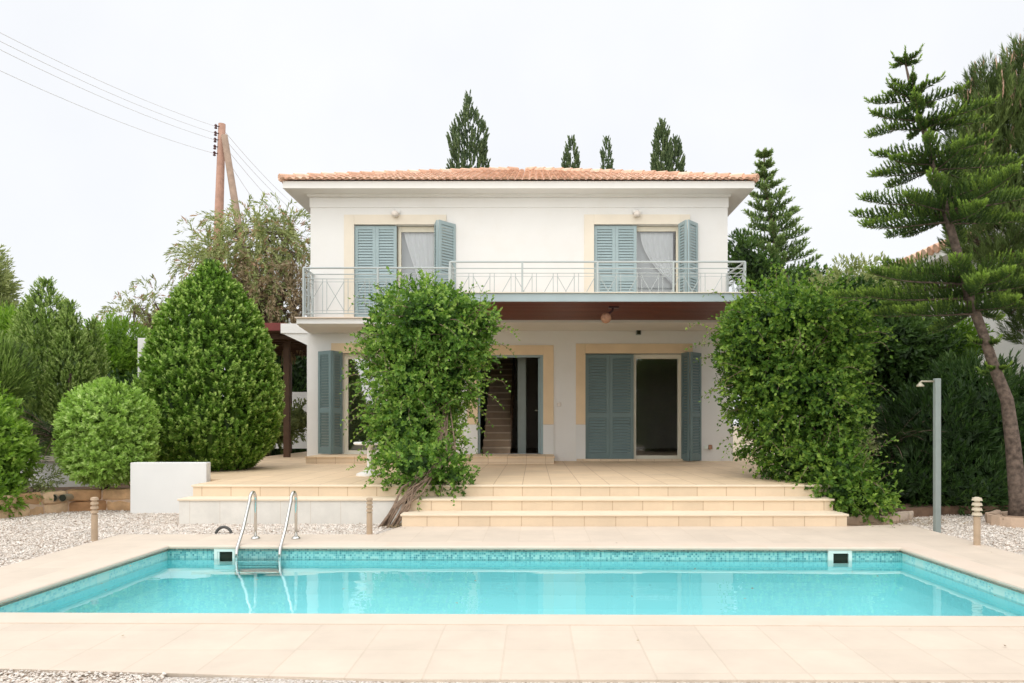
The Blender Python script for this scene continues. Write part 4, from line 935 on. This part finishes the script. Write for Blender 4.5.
# --- columnar junipers
Yj = 14.6
conical('juniper', 'tall pointed juniper highest among the shrubs on the left', gx(46, Yj), Yj, .2, prof_px([(486, 22), (460, 30), (420, 33), (390, 32), (360, 28), (335, 26), (318, 20), (303, 12), (287, 2)], Yj, 486), 2300, 'juniper', 61, tuftL=.13, k=10, spread=.95, up=.8, L=.055, W=.024, cat='tree', amp=.10, midv=.50)
conical('juniper', 'shorter juniper with blunt top just right of the tallest juniper', gx(70, Yj-.2), Yj-.2, .2, prof_px([(486, 22), (440, 23), (400, 22), (370, 18), (345, 12), (325, 6), (308, 2)], Yj-.2, 486), 1700, 'juniper', 62, tuftL=.13, k=10, spread=.95, up=.8, L=.055, W=.024, cat='tree', amp=.12, midv=.52)
conical('juniper', 'small leaning juniper between the blunt juniper and the bright far shrub', gx(92, Yj+.3), Yj+.3, .2, prof_px([(486, 18), (430, 17), (390, 14), (360, 10), (342, 6), (328, 2)], Yj+.3, 486), 1200, 'juniper', 63, tuftL=.13, k=10, spread=.95, up=.8, L=.055, W=.022, cat='tree', amp=.14, midv=.46)
# --- palm / cycad under the junipers
def cycad(name, label, px, py, Y, n, ln, seed, mat='palm', Lf=.22, lift=.6):
    c = np.array(at(px, py, Y)); e = base(name, (c[0], c[1], .2), label, 'palm'); lv = Leaves(); sm = MB(); r = np.random.default_rng(seed)
    for k in range(n):
        az = 2*math.pi*k/n+r.uniform(-.2, .2); el = r.uniform(.1, 1.2)*lift; d = np.array([math.cos(az)*math.cos(el), math.sin(az)*math.cos(el), math.sin(el)]); pts = []; q = c.copy(); dd = d.copy(); m_ = 16
        for s in range(m_): pts.append(q.copy()); dd = nrm(dd+np.array([0, 0, -.075])); q = q+dd*ln/m_
        pts = np.array(pts); tan = nrm(np.gradient(pts, axis=0)); side = nrm(np.cross(tan, [0, 0, 1])); upv = np.cross(side, tan)
        for sg in (-1, 1):
            for off in (0, .5):
                t = (np.arange(m_)+off)/m_; C = pts+tan*off*ln/m_; D = nrm(side*sg+tan*.55+upv*.25+.08*r.normal(size=(m_, 3)))
                lv.add(C[2:], D[2:], upv[2:], Lf*np.sin(np.pi*(.12+.85*t[2:])), .016, .4+.2*r.normal(size=m_-2))
        sm.tube([tuple(p) for p in pts], [.012*(1-.8*s/m_) for s in range(m_)], 5, False)
    fo = lv.build('frond', LM[mat], e); fo['kind'] = 'stuff'; 
    sm.tube([(c[0], c[1], 0), tuple(c)], .09, 8); sm.build('stem', M['trunk'], e, smooth=True)
cycad('cycad_palm', 'dark feathery palm in the shade left of the round bush', 58, 440, 12.9, 34, 1.15, 5, lift=.9)
cycad('cycad_palm', 'shadowed feathery palm between the right vine and the shower post', 890, 452, 11.7, 34, 1.15, 8, lift=1.0)
# --- bright shrubs and trees in the left distance
leafy('bright_tree', 'bright fern like green tree between the junipers and the white post', 'tree', [B(118, 352, 26, 24, 19), B(100, 370, 22, 26, 18.6), B(132, 375, 14, 30, 19)], 1300, 'fresh', k=9, ln=.3, spread=.8, L=.16, W=.03, up=.5, seed=71, amp=.25, mid=.5, trunk=[([(gx(118, 19), 19, 0), (gx(118, 19), 19, 2.4)], [.1, .05])])
leafy('bright_tree', 'fresh green tree peeking above the feathery shrub left of the tallest juniper', 'tree', [B(15, 340, 26, 22, 18.5), B(40, 345, 20, 18, 18.2)], 1100, 'fresh', k=9, ln=.3, spread=.8, L=.16, W=.03, up=.5, seed=72, amp=.25, mid=.42, trunk=[([(gx(15, 18.5), 18.5, 0), (gx(15, 18.5), 18.5, 2.6)], [.1, .05])])
leafy('background_tree', 'pale yellowish green tree at the upper left picture edge', 'tree', [B(-8, 290, 15, 30, 23), B(-25, 285, 26, 36, 23.5), B(0, 318, 13, 16, 22.8)], 1500, 'olive', k=8, ln=.28, spread=.9, L=.15, W=.045, up=.3, seed=73, amp=.25, depth=.5, mid=.55, core=.55, trunk=[([(gx(-15, 23.3), 23.3, 0), (gx(-15, 23.3), 23.3, 4)], [.18, .1])])
leafy('garden_hedge', 'dark hedge filling the gap behind the junipers and the palm', 'hedge', [B(10, 420, 60, 60, 16.5, 1.0), B(90, 425, 50, 52, 16.7, 1.0), B(150, 425, 40, 50, 17, 1.0)], 2600, 'dark', k=7, ln=.2, spread=1.0, L=.11, W=.05, up=.3, seed=74, amp=.12, mid=.5)
leafy('garden_hedge', 'dark hedge behind the pergola left of the house', 'hedge', [B(295, 430, 28, 50, 26.5, 1.0), B(262, 420, 34, 60, 27, 1.0), B(292, 370, 40, 40, 27, 1.0)], 2300, 'dark', k=7, ln=.25, spread=1.0, L=.15, W=.06, up=.3, seed=75, amp=.12, mid=.4)
leafy('dark_shrub', 'dark shrub in the shade under the red pergola', 'shrub', [B(298, 420, 12, 14, 21, .5), B(280, 425, 16, 20, 21.5, .6)], 260, 'olive', k=7, ln=.2, spread=1.0, L=.1, W=.05, up=.3, seed=76, amp=.2, mid=.2)
# --- wispy pepper trees
def wispy(name, label, blobs, Y, trunkpx, nstr, seed, mats=('olive', 'drytwig', 'redleaf'), L=.14, W=.035, density=5, hang=.75):
    tx, ty = trunkpx; e = base(name, (gx(tx, Y), Y, 0), label, 'tree'); lv = Leaves(); sm = MB(); r = np.random.default_rng(seed)
    root = Vector((gx(tx, Y), Y, 0)); fork = Vector((gx(tx+3, Y), Y, gz(ty, Y))); sm.tube([root, root.lerp(fork, .5)+Vector((.1, 0, 0)), fork], [.24, .2, .15], 9)
    w = np.array([b[1][0]*b[1][2] for b in blobs]); w /= w.sum()
    for bi, (c, rad, mi) in enumerate(blobs):
        n = int(nstr*w[bi]); d = rdir(n); P = c+d*rad*(r.random(n)[:, None]**.45)
        for lim in range(3):
            t = Vector(c+rdir(1)[0]*rad*.55); mid = fork.lerp(t, .5)+Vector((r.normal()*.3, r.normal()*.3, .25)); sm.tube([fork, mid, t], [.08, .05, .02], 6)
            for q in range(5):
                t2 = Vector(c+rdir(1)[0]*rad*.95); sm.tube([mid.lerp(t, .5), t, t2], [.03, .02, .007], 5, False)
        D = nrm(nrm(P-c)*.9+np.array([0, 0, .5])+.4*rdir(n)); Q = P.copy(); nseg = 6
        for s in range(nseg):
            D = nrm(D+np.array([0, 0, -hang*.5])*(.5+s/nseg)+.15*rdir(n)); Q = Q+D*.13
            var = .5+.22*lump(P, seed, 1.1)+r.normal(0, .15, n)
            m_ = np.where(r.random(n) < .12, 2, mi) if mi == 0 else np.full(n, mi)
            for mm in (0, 1, 2):
                kk = m_ == mm
                if kk.any(): lv.shoots(Q[kk], D[kk], .13, density, .8, L, W, var[kk], mm)
    fo = lv.build('crown', [LM[x] for x in mats], e); sm.build('trunk', M['trunk'], e, smooth=True); return e
def W_(px, py, rx, rz, Y, mi=0): c, r = B(px, py, rx, rz, Y); return (c, r, mi)
Yw = 21.5
wispy('pepper_tree', 'large wispy drooping tree with dry hanging twigs beside the villa', [W_(213, 262, 24, 28, Yw), W_(250, 240, 36, 26, Yw+.6), W_(285, 232, 22, 20, Yw+1), W_(292, 262, 20, 26, Yw+1), W_(235, 275, 40, 30, Yw), W_(275, 300, 34, 34, Yw, 1), W_(298, 305, 12, 30, Yw, 1), W_(250, 305, 30, 22, Yw, 0)], Yw, (262, 330), 950, 81)
wispy('pepper_tree', 'small wispy tree with reddish tips left of the big conical bush', [W_(138, 312, 13, 13, 22.5), W_(156, 306, 11, 15, 22.5), W_(128, 322, 10, 10, 22.5)], 22.5, (150, 340), 90, 83)
# --- cypresses behind the house
def cyp(px, pyt, rows, label, Y, seed, n, wisp=False):
    pr = prof_px(rows, Y, 420); conical('cypress', label, gx(px, Y), Y, gz(420, Y), pr, n, 'cypress', seed, tuftL=.5, k=9, L=.20, W=.07, cat='tree', up=1.6, spread=.45, amp=.14, group='cypress trees behind the villa roof', midv=.42, core=.72)
def cyp(px, rows, label, Y, seed, n, amp=.14, L=.17):
    zb = 0.0; pr = [(0.0, .3)]+[(gz(py, Y), r*Y/F) for py, r in rows]
    conical('cypress', label, gx(px, Y), Y, zb, [(h_, r_*1.12) for h_, r_ in pr], int(n*1.6), 'cypress', seed, tuftL=.30, k=10, L=L*.85, W=.06, cat='tree', up=1.8, spread=.4, amp=amp, group='cypress trees behind the villa roof', midv=.45, core=.80)
cyp(469, [(260, 20), (190, 18), (165, 17), (145, 15.5), (128, 12), (116, 6), (106, 3), (97, .6)], 'widest ragged cypress with thin wispy tip above the left half of the roof', 32, 91, 2000, .30)
cyp(571, [(260, 9), (190, 7), (165, 6.5), (154, 5), (146, 2.5), (139, .6)], 'narrow cypress above the middle of the roof, left of the thinnest one', 34, 92, 1300)
cyp(607, [(260, 7), (190, 5), (165, 4.5), (154, 3.5), (146, 2), (139, .5)], 'thinnest cypress above the right half of the roof', 35, 93, 900, .25)
cyp(662, [(260, 9), (190, 8), (165, 7.5), (150, 7), (138, 5), (130, 3), (122, .6)], 'dense tall pointed cypress furthest right above the roof', 31, 94, 1700)
cyp(675, [(260, 8), (190, 7), (165, 6.5), (154, 5.5), (147, 3), (141, .8)], 'shorter dense cypress touching the right side of the dense tall one', 31.3, 95, 1200)
# --- whorled conifers
def whorl_tree(name, label, trunk, rad, whorls, mat, tmat, seed, asym=None, lat=.06, latlen=.42, nl=.05, nw=.012, kneed=14, rise=.25, tipup=.5, group=None, base_loc=None):
    """whorls: list of (fraction along the trunk polyline by z, branch length, elevation, count, azimuth offset)"""
    P = [Vector(p) for p in trunk]; e = base(name, tuple(P[0]), label, 'tree', group); lv = Leaves(); sm = MB(); r = np.random.default_rng(seed)
    sm.tube(P, rad, 12)
    zs = [p.z for p in P]
    def onz(z):
        return Vector((float(np.interp(z, zs, [p.x for p in P])), float(np.interp(z, zs, [p.y for p in P])), z))
    LP = []; LD = []; LL = []; LVv = []
    for (z, bl, el, cnt, az0) in whorls:
        for k in range(cnt):
            az = az0+2*math.pi*k/cnt+r.uniform(-.25, .25); ln = bl*r.uniform(.82, 1.12); ee = el+r.uniform(-.1, .1); o = onz(z+r.uniform(-.04, .04)); n = 14
            if asym and z < asym and math.cos(az) > 0: ln *= 1-.55*math.cos(az)
            d = np.array([math.cos(az)*math.cos(ee), math.sin(az)*math.cos(ee), math.sin(ee)]); q = np.array(o); pts = []
            for s in range(n+1):
                pts.append(q.copy()); dd = nrm(d+np.array([0, 0, tipup*(s/n)**2-.10*math.sin(math.pi*s/n)])); q = q+dd*ln/n
            pts = np.array(pts); tan = nrm(np.gradient(pts, axis=0)); side = nrm(np.cross(tan, [0, 0, 1])); upv = np.cross(side, tan)
            sm.tube([tuple(p) for p in pts], [max(.005, .022*ln/1.6*(1-.85*s/n)) for s in range(n+1)], 6, False)
            ml = max(4, int(ln/lat)); t = (np.arange(ml)+.5)/ml; t = .05+.95*t; C = np.stack([np.interp(t*n, np.arange(n+1), pts[:, j]) for j in range(3)], 1); ti = np.clip((t*n).astype(int), 0, n)
            for sg in (-1, 1):
                l_ = latlen*min(1, ln/1.0)*np.clip(1.25-t, .25, .9)*np.clip(.45+t*1.5, .4, 1)*r.uniform(.75, 1.15, ml)
                dl_ = nrm(side[ti]*sg*r.uniform(.6, 1, ml)[:, None]+tan[ti]*.75+upv[ti]*(rise+.9*r.random(ml))[:, None]*.7)
                LP.append(C); LD.append(dl_); LL.append(l_); LVv.append(.30+.35*t+r.normal(0, .08, ml))
            lv.shoots(C, tan[ti], ln/ml*1.6, 10, 1.0, nl, nw, .25+.4*t, up=.0); tip = pts[-1]; LP.append(tip[None]-.04*tan[-1:]); LD.append(tan[-1:]); LL.append(np.array([.14])); LVv.append(np.array([.8]))
    LP = np.concatenate(LP); LD = nrm(np.concatenate(LD)); LL = np.concatenate(LL); LVv = np.concatenate(LVv)
    # needle covered laterals that curve upward
    ns = 4
    q = LP.copy(); dd = LD.copy()
    for s in range(ns):
        dd = nrm(dd+np.array([0, 0, .16])); lv.shoots(q, dd, LL/ns, kneed, .75, nl, nw, LVv+.10*s-.1, up=.12, vj=.08); q = q+dd*(LL/ns)[:, None]
    lv.build('crown', LM[mat], e); sm.build('trunk', tmat, e, smooth=True); return e
Ya = 9.75
tp = [(1018, 520), (1018, 500), (1013, 445), (1007, 400), (993, 364), (982.5, 332), (969, 296), (959, 258), (949, 223), (941, 190), (934, 165), (926, 137), (917, 109), (910, 84), (905, 62)]
tr = [.122, .105, .09, .077, .066, .058, .068, .055, .048, .044, .040, .035, .028, .02, .01]
trunk = [at(px, py, Ya) for px, py in tp]
kk = Ya/F
wh = []
for py, lpx, el, cnt, az in ((66, 13, .30, 6, 0), (94, 28, .32, 4, .1), (104, 40, .12, 5, .5), (122, 56, .02, 5, .1), (130, 36, .12, 4, .7), (158, 58, .04, 5, .05), (168, 62, -.04, 5, .6), (203, 86, .10, 5, .1), (213, 92, .0, 6, .55), (222, 78, -.06, 4, .1), (278, 84, .10, 5, .15), (286, 114, .02, 5, .5), (298, 108, -.02, 5, .05), (312, 84, -.06, 5, .4), (345, 16, .2, 4, 0), (374, 14, .2, 4, .5)):
    wh.append((gz(py, Ya), lpx*kk, el, cnt+(1 if lpx > 25 else 0), math.pi+az))
whorl_tree('norfolk_pine', 'tall leaning conifer with layered branches at the right of the pool', trunk, tr, wh, 'arau', M['redtrunk'], 101, asym=gz(268, Ya), lat=.050, latlen=.31, nl=.044, nw=.012, kneed=11, tipup=.25, rise=.75)
Yn = 28.0
trunk = [at(789, 424, Yn), at(780, 300, Yn), at(775, 240, Yn), at(766, 190, Yn), at(763.5, 149, Yn)]
wh = []
z = gz(285, Yn); zt_ = gz(150, Yn); k = 0
while z < zt_-.15:
    f = (zt_-z)/(zt_-gz(285, Yn)); wh.append((z, max(.3, 1.6*f**.8), .12+.35*(1-f), 6, k*.55)); z += .40; k += 1
whorl_tree('norfolk_pine', 'symmetrical upright conifer beyond the right corner of the villa', trunk, [.2, .13, .1, .06, .02], wh, 'norfolk', M['trunk'], 111, lat=.15, latlen=.40, nl=.12, nw=.036, kneed=7, tipup=.5, rise=.1)
# --- dark pine at the right edge
Yq = 12.2
e = base('pine_tree', (gx(1080, Yq), Yq, 0), 'dense dark olive pine with pinkish candles at the upper right picture edge', 'tree'); lv = Leaves(); sm = MB()
sm.tube([(gx(1080, Yq), Yq, 0), (gx(1072, Yq), Yq, 3), (gx(1062, Yq), Yq, 6.2), (gx(1058, Yq), Yq, 7.2)], [.22, .18, .12, .05], 10)
pb = [B(990, 125, 26, 34, Yq, .6), B(1000, 250, 40, 30, Yq+.2, .8), B(982, 92, 12, 18, Yq, .35), B(972, 150, 16, 26, Yq, .4), B(1014, 105, 18, 34, Yq, .6), B(1042, 88, 24, 36, Yq, .8), B(1000, 185, 42, 36, Yq+.2, .9), B(1035, 150, 36, 50, Yq, 1.0), B(1012, 235, 42, 32, Yq+.4, .8), B(1060, 230, 46, 56, Yq, .9), B(1022, 300, 22, 26, Yq+.6, .5), B(1045, 325, 26, 26, Yq+.5, .6), B(968, 190, 18, 30, Yq, .5), B(975, 240, 16, 22, Yq+.2, .5), B(1026, 72, 14, 20, Yq, .4)]
P, Nn = blob_points(pb, 6800, .28, .9, 201, 3.0)
lv.shoots(P, nrm(Nn*.6+np.array([0, 0, .9])+.3*rdir(len(P))), .24, 24, .7, .12, .013, clumpvar(P, 201, 2.0, .22, .5)+RNG.normal(0, .1, len(P)))
m_ = (Nn[:, 2] > -.2) & (RNG.random(len(P)) < .16) & (P[:, 2] > 5.0)
Pc = P[m_]+np.array([0, 0, .12]); lv.shoots(Pc, np.tile([0, 0, 1.], (len(Pc), 1))+.15*rdir(len(Pc)), .22, 12, .14, .08, .022, .5, 1)
for c, r_ in pb:
    sm.tube([(gx(1066, Yq), Yq, max(1.5, c[2]-1.2)), tuple(lerp(np.array([gx(1066, Yq), Yq, c[2]-.5]), c, .6)), tuple(c)], [.06, .045, .02], 6)
    for q in range(9): sm.tube([tuple(c-.3*r_*rdir(1)[0]), tuple(c+r_*.85*rdir(1)[0])], [.018, .006], 5, False)
lv.build('crown', [LM['pine'], LM['candle']], e); sm.build('trunk', M['trunk'], e, smooth=True)
# --- right hand background planting
leafy('broadleaf_tree', 'dark broadleaf tree right behind the right vine', 'tree', [B(870, 350, 50, 40, 14.2, 1.2), B(905, 375, 48, 48, 14.4, 1.2), B(880, 420, 50, 50, 14.0, 1.0), B(850, 310, 26, 24, 14.4, .8)], 2600, 'dark', k=7, ln=.18, spread=1.1, L=.11, W=.06, up=.2, seed=121, amp=.16, mid=.62, trunk=[([(gx(885, 14.3), 14.3, 0), (gx(882, 14.3), 14.3, 2.2)], [.14, .08])])
leafy('broadleaf_tree', 'pale yellow green tree between the villa and the leaning conifer', 'tree', [B(855, 292, 34, 24, 19), B(885, 300, 26, 26, 19.5), B(822, 300, 22, 18, 19.3), B(846, 330, 40, 30, 18.8)], 1500, 'olive', k=8, ln=.25, spread=1.0, L=.14, W=.05, up=.3, seed=122, amp=.28, depth=.4, mid=.62, core=.6, trunk=[([(gx(860, 19), 19, 0), (gx(860, 19), 19, 2.8)], [.14, .08])])
leafy('broadleaf_tree', 'fresh green tree in front of the neighbouring house wall', 'tree', [B(948, 345, 26, 20, 15.5), B(930, 365, 30, 28, 15.4)], 1300, 'fresh', k=8, ln=.2, spread=1.0, L=.10, W=.04, up=.35, seed=123, amp=.25, mid=.30, trunk=[([(gx(940, 15.5), 15.5, 0), (gx(940, 15.5), 15.5, 2)], [.1, .06])])
leafy('oleander_hedge', 'dark long leaved hedge behind the shower post', 'hedge', [B(930, 450, 40, 60, 11.9, .9), B(965, 430, 42, 62, 12.1, .9), B(1000, 440, 36, 66, 12.2, .9), B(900, 485, 36, 30, 11.5, .7), B(950, 490, 46, 30, 11.3, .7), B(995, 488, 34, 32, 11.4, .6), B(1035, 440, 34, 60, 12.3, .8)], 4200, 'oleander', k=9, ln=.22, spread=.75, L=.13, W=.026, up=.7, seed=124, amp=.14, depth=.25, mid=.42)
leafy('dark_shrub', 'dark bush beyond the balcony corner at the foot of the upright conifer', 'shrub', [B(742, 262, 12, 22, 24, .8), B(758, 280, 16, 20, 24, .8), B(800, 300, 50, 24, 25, 1.2)], 900, 'dark', k=8, ln=.25, spread=.8, L=.16, W=.06, up=.6, seed=125, amp=.2, mid=.7)
leafy('garden_hedge', 'tall far hedge closing the garden behind the right side of the villa', 'hedge', [B(800, 360, 90, 60, 27, 1.5), B(900, 350, 80, 62, 27, 1.5)], 1800, 'dark', k=7, ln=.3, spread=1.0, L=.18, W=.08, up=.3, seed=126, amp=.12, mid=.5)
# variegated plant below the right vine
leafy('variegated_plant', 'small pale leaved plant in the shadow at the right edge of the right vine', 'plant', [B(858, 448, 10, 14, 11.3, .2), B(866, 440, 8, 6, 11.3, .15)], 80, 'olive', k=6, ln=.1, spread=1.1, L=.07, W=.03, up=.3, seed=127, amp=.3, mid=.85, core=0)
# dry leaf litter and twigs by the steps at the right
def litter(name, label, cx, cy, rx, ry, n, z, mat='drytwig', L=.05):
    lv = Leaves(); P = np.stack([RNG.normal(cx, rx, n), RNG.normal(cy, ry, n), np.full(n, z)+RNG.uniform(0, .015, n)], 1); D = rdir(n)*np.array([1, 1, .15]); lv.add(P, D, np.tile([0, 0, 1.], (n, 1))+.4*rdir(n), L*RNG.uniform(.5, 1.2, n), .018, RNG.random(n), 0, .1)
    e_ = bpy.data.objects.new('tmp', None); ORG[e_] = np.array([0, 0, 0.]); COL.objects.link(e_); o = lv.build(name, LM[mat], e_); o.parent = None; bpy.data.objects.remove(e_); o['kind'] = 'stuff'; settag(o, label, 'dry leaves')
litter('dry_leaves', 'dry brown leaves scattered below the right vine', gx(900, 9.8), 9.9, .45, .22, 500, .0)
litter('dry_leaves', 'few dry leaves at the foot of the left vine stems', gx(400, 9.6), 9.55, .18, .14, 200, -.01)
litter('dry_leaves', 'few tiny dry leaves blown over the pool deck', 0, 6, 2.6, 1.6, 0 or 45, .008, L=.03)
leafy('garden_hedge', 'dense hedge across the garden on the near side of the pool, behind the viewer', 'hedge', [(np.array([x_, -10.5, 1.2]), np.array([2.6, 1.0, 1.9])) for x_ in (-12, -8, -4, 0, 4, 8, 12)], 2600, 'fresh', k=7, ln=.3, spread=1.0, L=.2, W=.09, up=.3, seed=301, amp=.14, mid=.3)
# --- pebbles
def pebbles(name, label, regions, n, size, dz=0):
    base_v = np.array([[1, 0, 0], [-1, 0, 0], [0, 1, 0], [0, -1, 0], [0, 0, 1], [0, 0, -1.]]); base_f = np.array([[0, 2, 4], [2, 1, 4], [1, 3, 4], [3, 0, 4], [2, 0, 5], [1, 2, 5], [3, 1, 5], [0, 3, 5]])
    P = []; tot = sum(r[4] for r in regions)
    for (x0, x1, y0, y1, w_) in regions: m_ = int(n*w_/tot); P.append(np.stack([RNG.uniform(x0, x1, m_), RNG.uniform(y0, y1, m_), RNG.uniform(-.034, -.02, m_)+dz], 1))
    P = np.concatenate(P)
    def dk(x, y):
        ed = np.interp(x, [-5, -2.8, -.7, 5], [3.96, 3.92, 3.755, 3.735]); d = (x > DL+.04)&(x < 3.6)&(y > ed)&(y < 8.68); d |= (x > -1.9)&(x < DR+.03)&(y > 3.7)&(y < 9.6); d |= (x > DR)&(y > 3.7)&(y < 7.18-(x-DR)*.62)&(x<8); d |= (x > DL+.04) & (x < 4.9) & (y > ed) & (y < 8.7); d |= (x > -1.6) & (x < 3.6) & (y > 8.6); return ~d
    P = P[dk(P[:, 0], P[:, 1])]; m_ = len(P); s = size*RNG.uniform(.55, 1.35, (m_, 1, 1))*RNG.uniform(.7, 1.2, (m_, 1, 3))*np.array([1, 1, .7]); a = RNG.uniform(0, 6.28, m_); ca, sa = np.cos(a), np.sin(a)
    V = base_v[None]*s; X_ = V[..., 0]*ca[:, None]-V[..., 1]*sa[:, None]; Y_ = V[..., 0]*sa[:, None]+V[..., 1]*ca[:, None]; V = np.stack([X_, Y_, V[..., 2]+V[..., 0]*.3], -1)+P[:, None]
    Fq = (base_f[None]+6*np.arange(m_)[:, None, None]).reshape(-1); me = raw_mesh(name, V.reshape(-1, 3), Fq, np.full(8*m_, 3), np.repeat(RNG.random(m_), 8)); o = link(name, me, M['pebble'], None, (0, 0, 0)); o['kind'] = 'stuff'; settag(o, label, 'gravel')
pebbles('gravel_stones', 'pale loose gravel stones covering the ground left of and behind the pool', [(-8.5, -4.7, 5.0, 11.6, 3), (-4.9, -1.3, 8.68, 9.8, 1)], 60000, .011)
pebbles('gravel_stones', 'pale loose gravel stones right of the pool around the shower and bollard', [(4.7, 8.5, 5.5, 11.0, 1)], 36000, .011)
pebbles('gravel_stones', 'pale gravel stones along the front edge of the pool deck', [(-3.6, 4, 3.5, 3.93, 1)], 16000, .010, .022)

# ================================================================ LIGHT, WORLD, CAMERA
SUN_EL, SUN_AZ = math.radians(58), math.radians(203)     # azimuth clockwise from +y; sun stands behind the camera, a little to the left
wd = bpy.data.worlds.new('World'); sc.world = wd; wd.use_nodes = True; nt = wd.node_tree; nt.nodes.clear(); L = nt.links.new
out = nt.nodes.new('ShaderNodeOutputWorld'); sky = nt.nodes.new('ShaderNodeTexSky'); sky.sky_type = 'NISHITA'; sky.sun_disc = False; sky.sun_elevation = SUN_EL; sky.sun_rotation = SUN_AZ
b1 = nt.nodes.new('ShaderNodeBackground'); b1.inputs[1].default_value = .012; L(sky.outputs[0], b1.inputs[0])
tc = nt.nodes.new('ShaderNodeTexCoord'); sp = nt.nodes.new('ShaderNodeSeparateXYZ'); L(tc.outputs['Generated'], sp.inputs[0])
cl = ramp(nt, [(0, (.865, .875, .895)), (.25, (.88, .888, .905)), (.55, (.895, .905, .92)), (.8, (.93, .935, .94))], sp.outputs[2])
ms_ = nt.nodes.new('ShaderNodeMapRange'); ms_.inputs['From Min'].default_value = .52; ms_.inputs['From Max'].default_value = 1.0; ms_.inputs['To Min'].default_value = 1.0; ms_.inputs['To Max'].default_value = 2.1; L(sp.outputs[2], ms_.inputs[0])
nz = nt.nodes.new('ShaderNodeTexNoise'); nz.inputs['Scale'].default_value = 2.5; nz.inputs['Detail'].default_value = 5; L(tc.outputs['Generated'], nz.inputs['Vector'])
cv = ramp(nt, [(.35, (.95, .955, .965)), (.65, (1.03, 1.025, 1.02))], nz.outputs[0])
mm = nt.nodes.new('ShaderNodeMix'); mm.data_type = 'RGBA'; mm.blend_type = 'MULTIPLY'; mm.inputs[0].default_value = 1; L(cl, mm.inputs[6]); L(cv, mm.inputs[7])
# low glow added behind the camera to lift the shaded house front
dt = nt.nodes.new('ShaderNodeVectorMath'); dt.operation = 'DOT_PRODUCT'; L(tc.outputs['Generated'], dt.inputs[0]); dt.inputs[1].default_value = (math.sin(SUN_AZ)*.975, math.cos(SUN_AZ)*.975, .22)
gl = nt.nodes.new('ShaderNodeMapRange'); gl.interpolation_type = 'SMOOTHSTEP'; gl.inputs['From Min'].default_value = .45; gl.inputs['From Max'].default_value = 1.0; gl.inputs['To Min'].default_value = 0; gl.inputs['To Max'].default_value = 1.25; L(dt.outputs['Value'], gl.inputs[0])
b3 = nt.nodes.new('ShaderNodeBackground'); b3.inputs[0].default_value = (1, .965, .905, 1); L(gl.outputs[0], b3.inputs[1])
b2 = nt.nodes.new('ShaderNodeBackground'); L(mm.outputs[2], b2.inputs[0]); L(ms_.outputs[0], b2.inputs[1])
ad = nt.nodes.new('ShaderNodeAddShader'); L(b1.outputs[0], ad.inputs[0]); L(b2.outputs[0], ad.inputs[1]); ad2 = nt.nodes.new('ShaderNodeAddShader'); L(ad.outputs[0], ad2.inputs[0]); L(b3.outputs[0], ad2.inputs[1]); L(ad2.outputs[0], out.inputs[0])
sd = bpy.data.lights.new('sun', 'SUN'); sd.energy = .35; sd.angle = math.radians(14); sd.color = (1, .95, .87)
so = bpy.data.objects.new('sun', sd); COL.objects.link(so)
dv = Vector((math.sin(SUN_AZ)*math.cos(SUN_EL), math.cos(SUN_AZ)*math.cos(SUN_EL), math.sin(SUN_EL)))
so.rotation_euler = dv.to_track_quat('Z', 'Y').to_euler(); so.location = (0, -10, 20)
cd = bpy.data.cameras.new('camera'); cam = bpy.data.objects.new('camera', cd); COL.objects.link(cam); sc.camera = cam
cam.location = (0, 0, H); cam.rotation_euler = (math.radians(90), 0, 0); cd.sensor_width = 36; cd.lens = 36*F/1024
cd.shift_x = -(VX-512)/1024; cd.shift_y = (VY-341.5)/1024; cd.clip_end = 1000; cd.clip_start = .1
vs = sc.view_settings; vs.view_transform = 'Standard'; vs.look = 'None'; vs.exposure = 0.09; vs.gamma = 1; vs.use_curve_mapping = False
sc.cycles.use_denoising = True; sc.cycles.max_bounces = 8; sc.cycles.diffuse_bounces = 4; sc.cycles.transparent_max_bounces = 8; sc.cycles.caustics_reflective = False; sc.cycles.caustics_refractive = False
sc.cycles.sample_clamp_indirect = 6
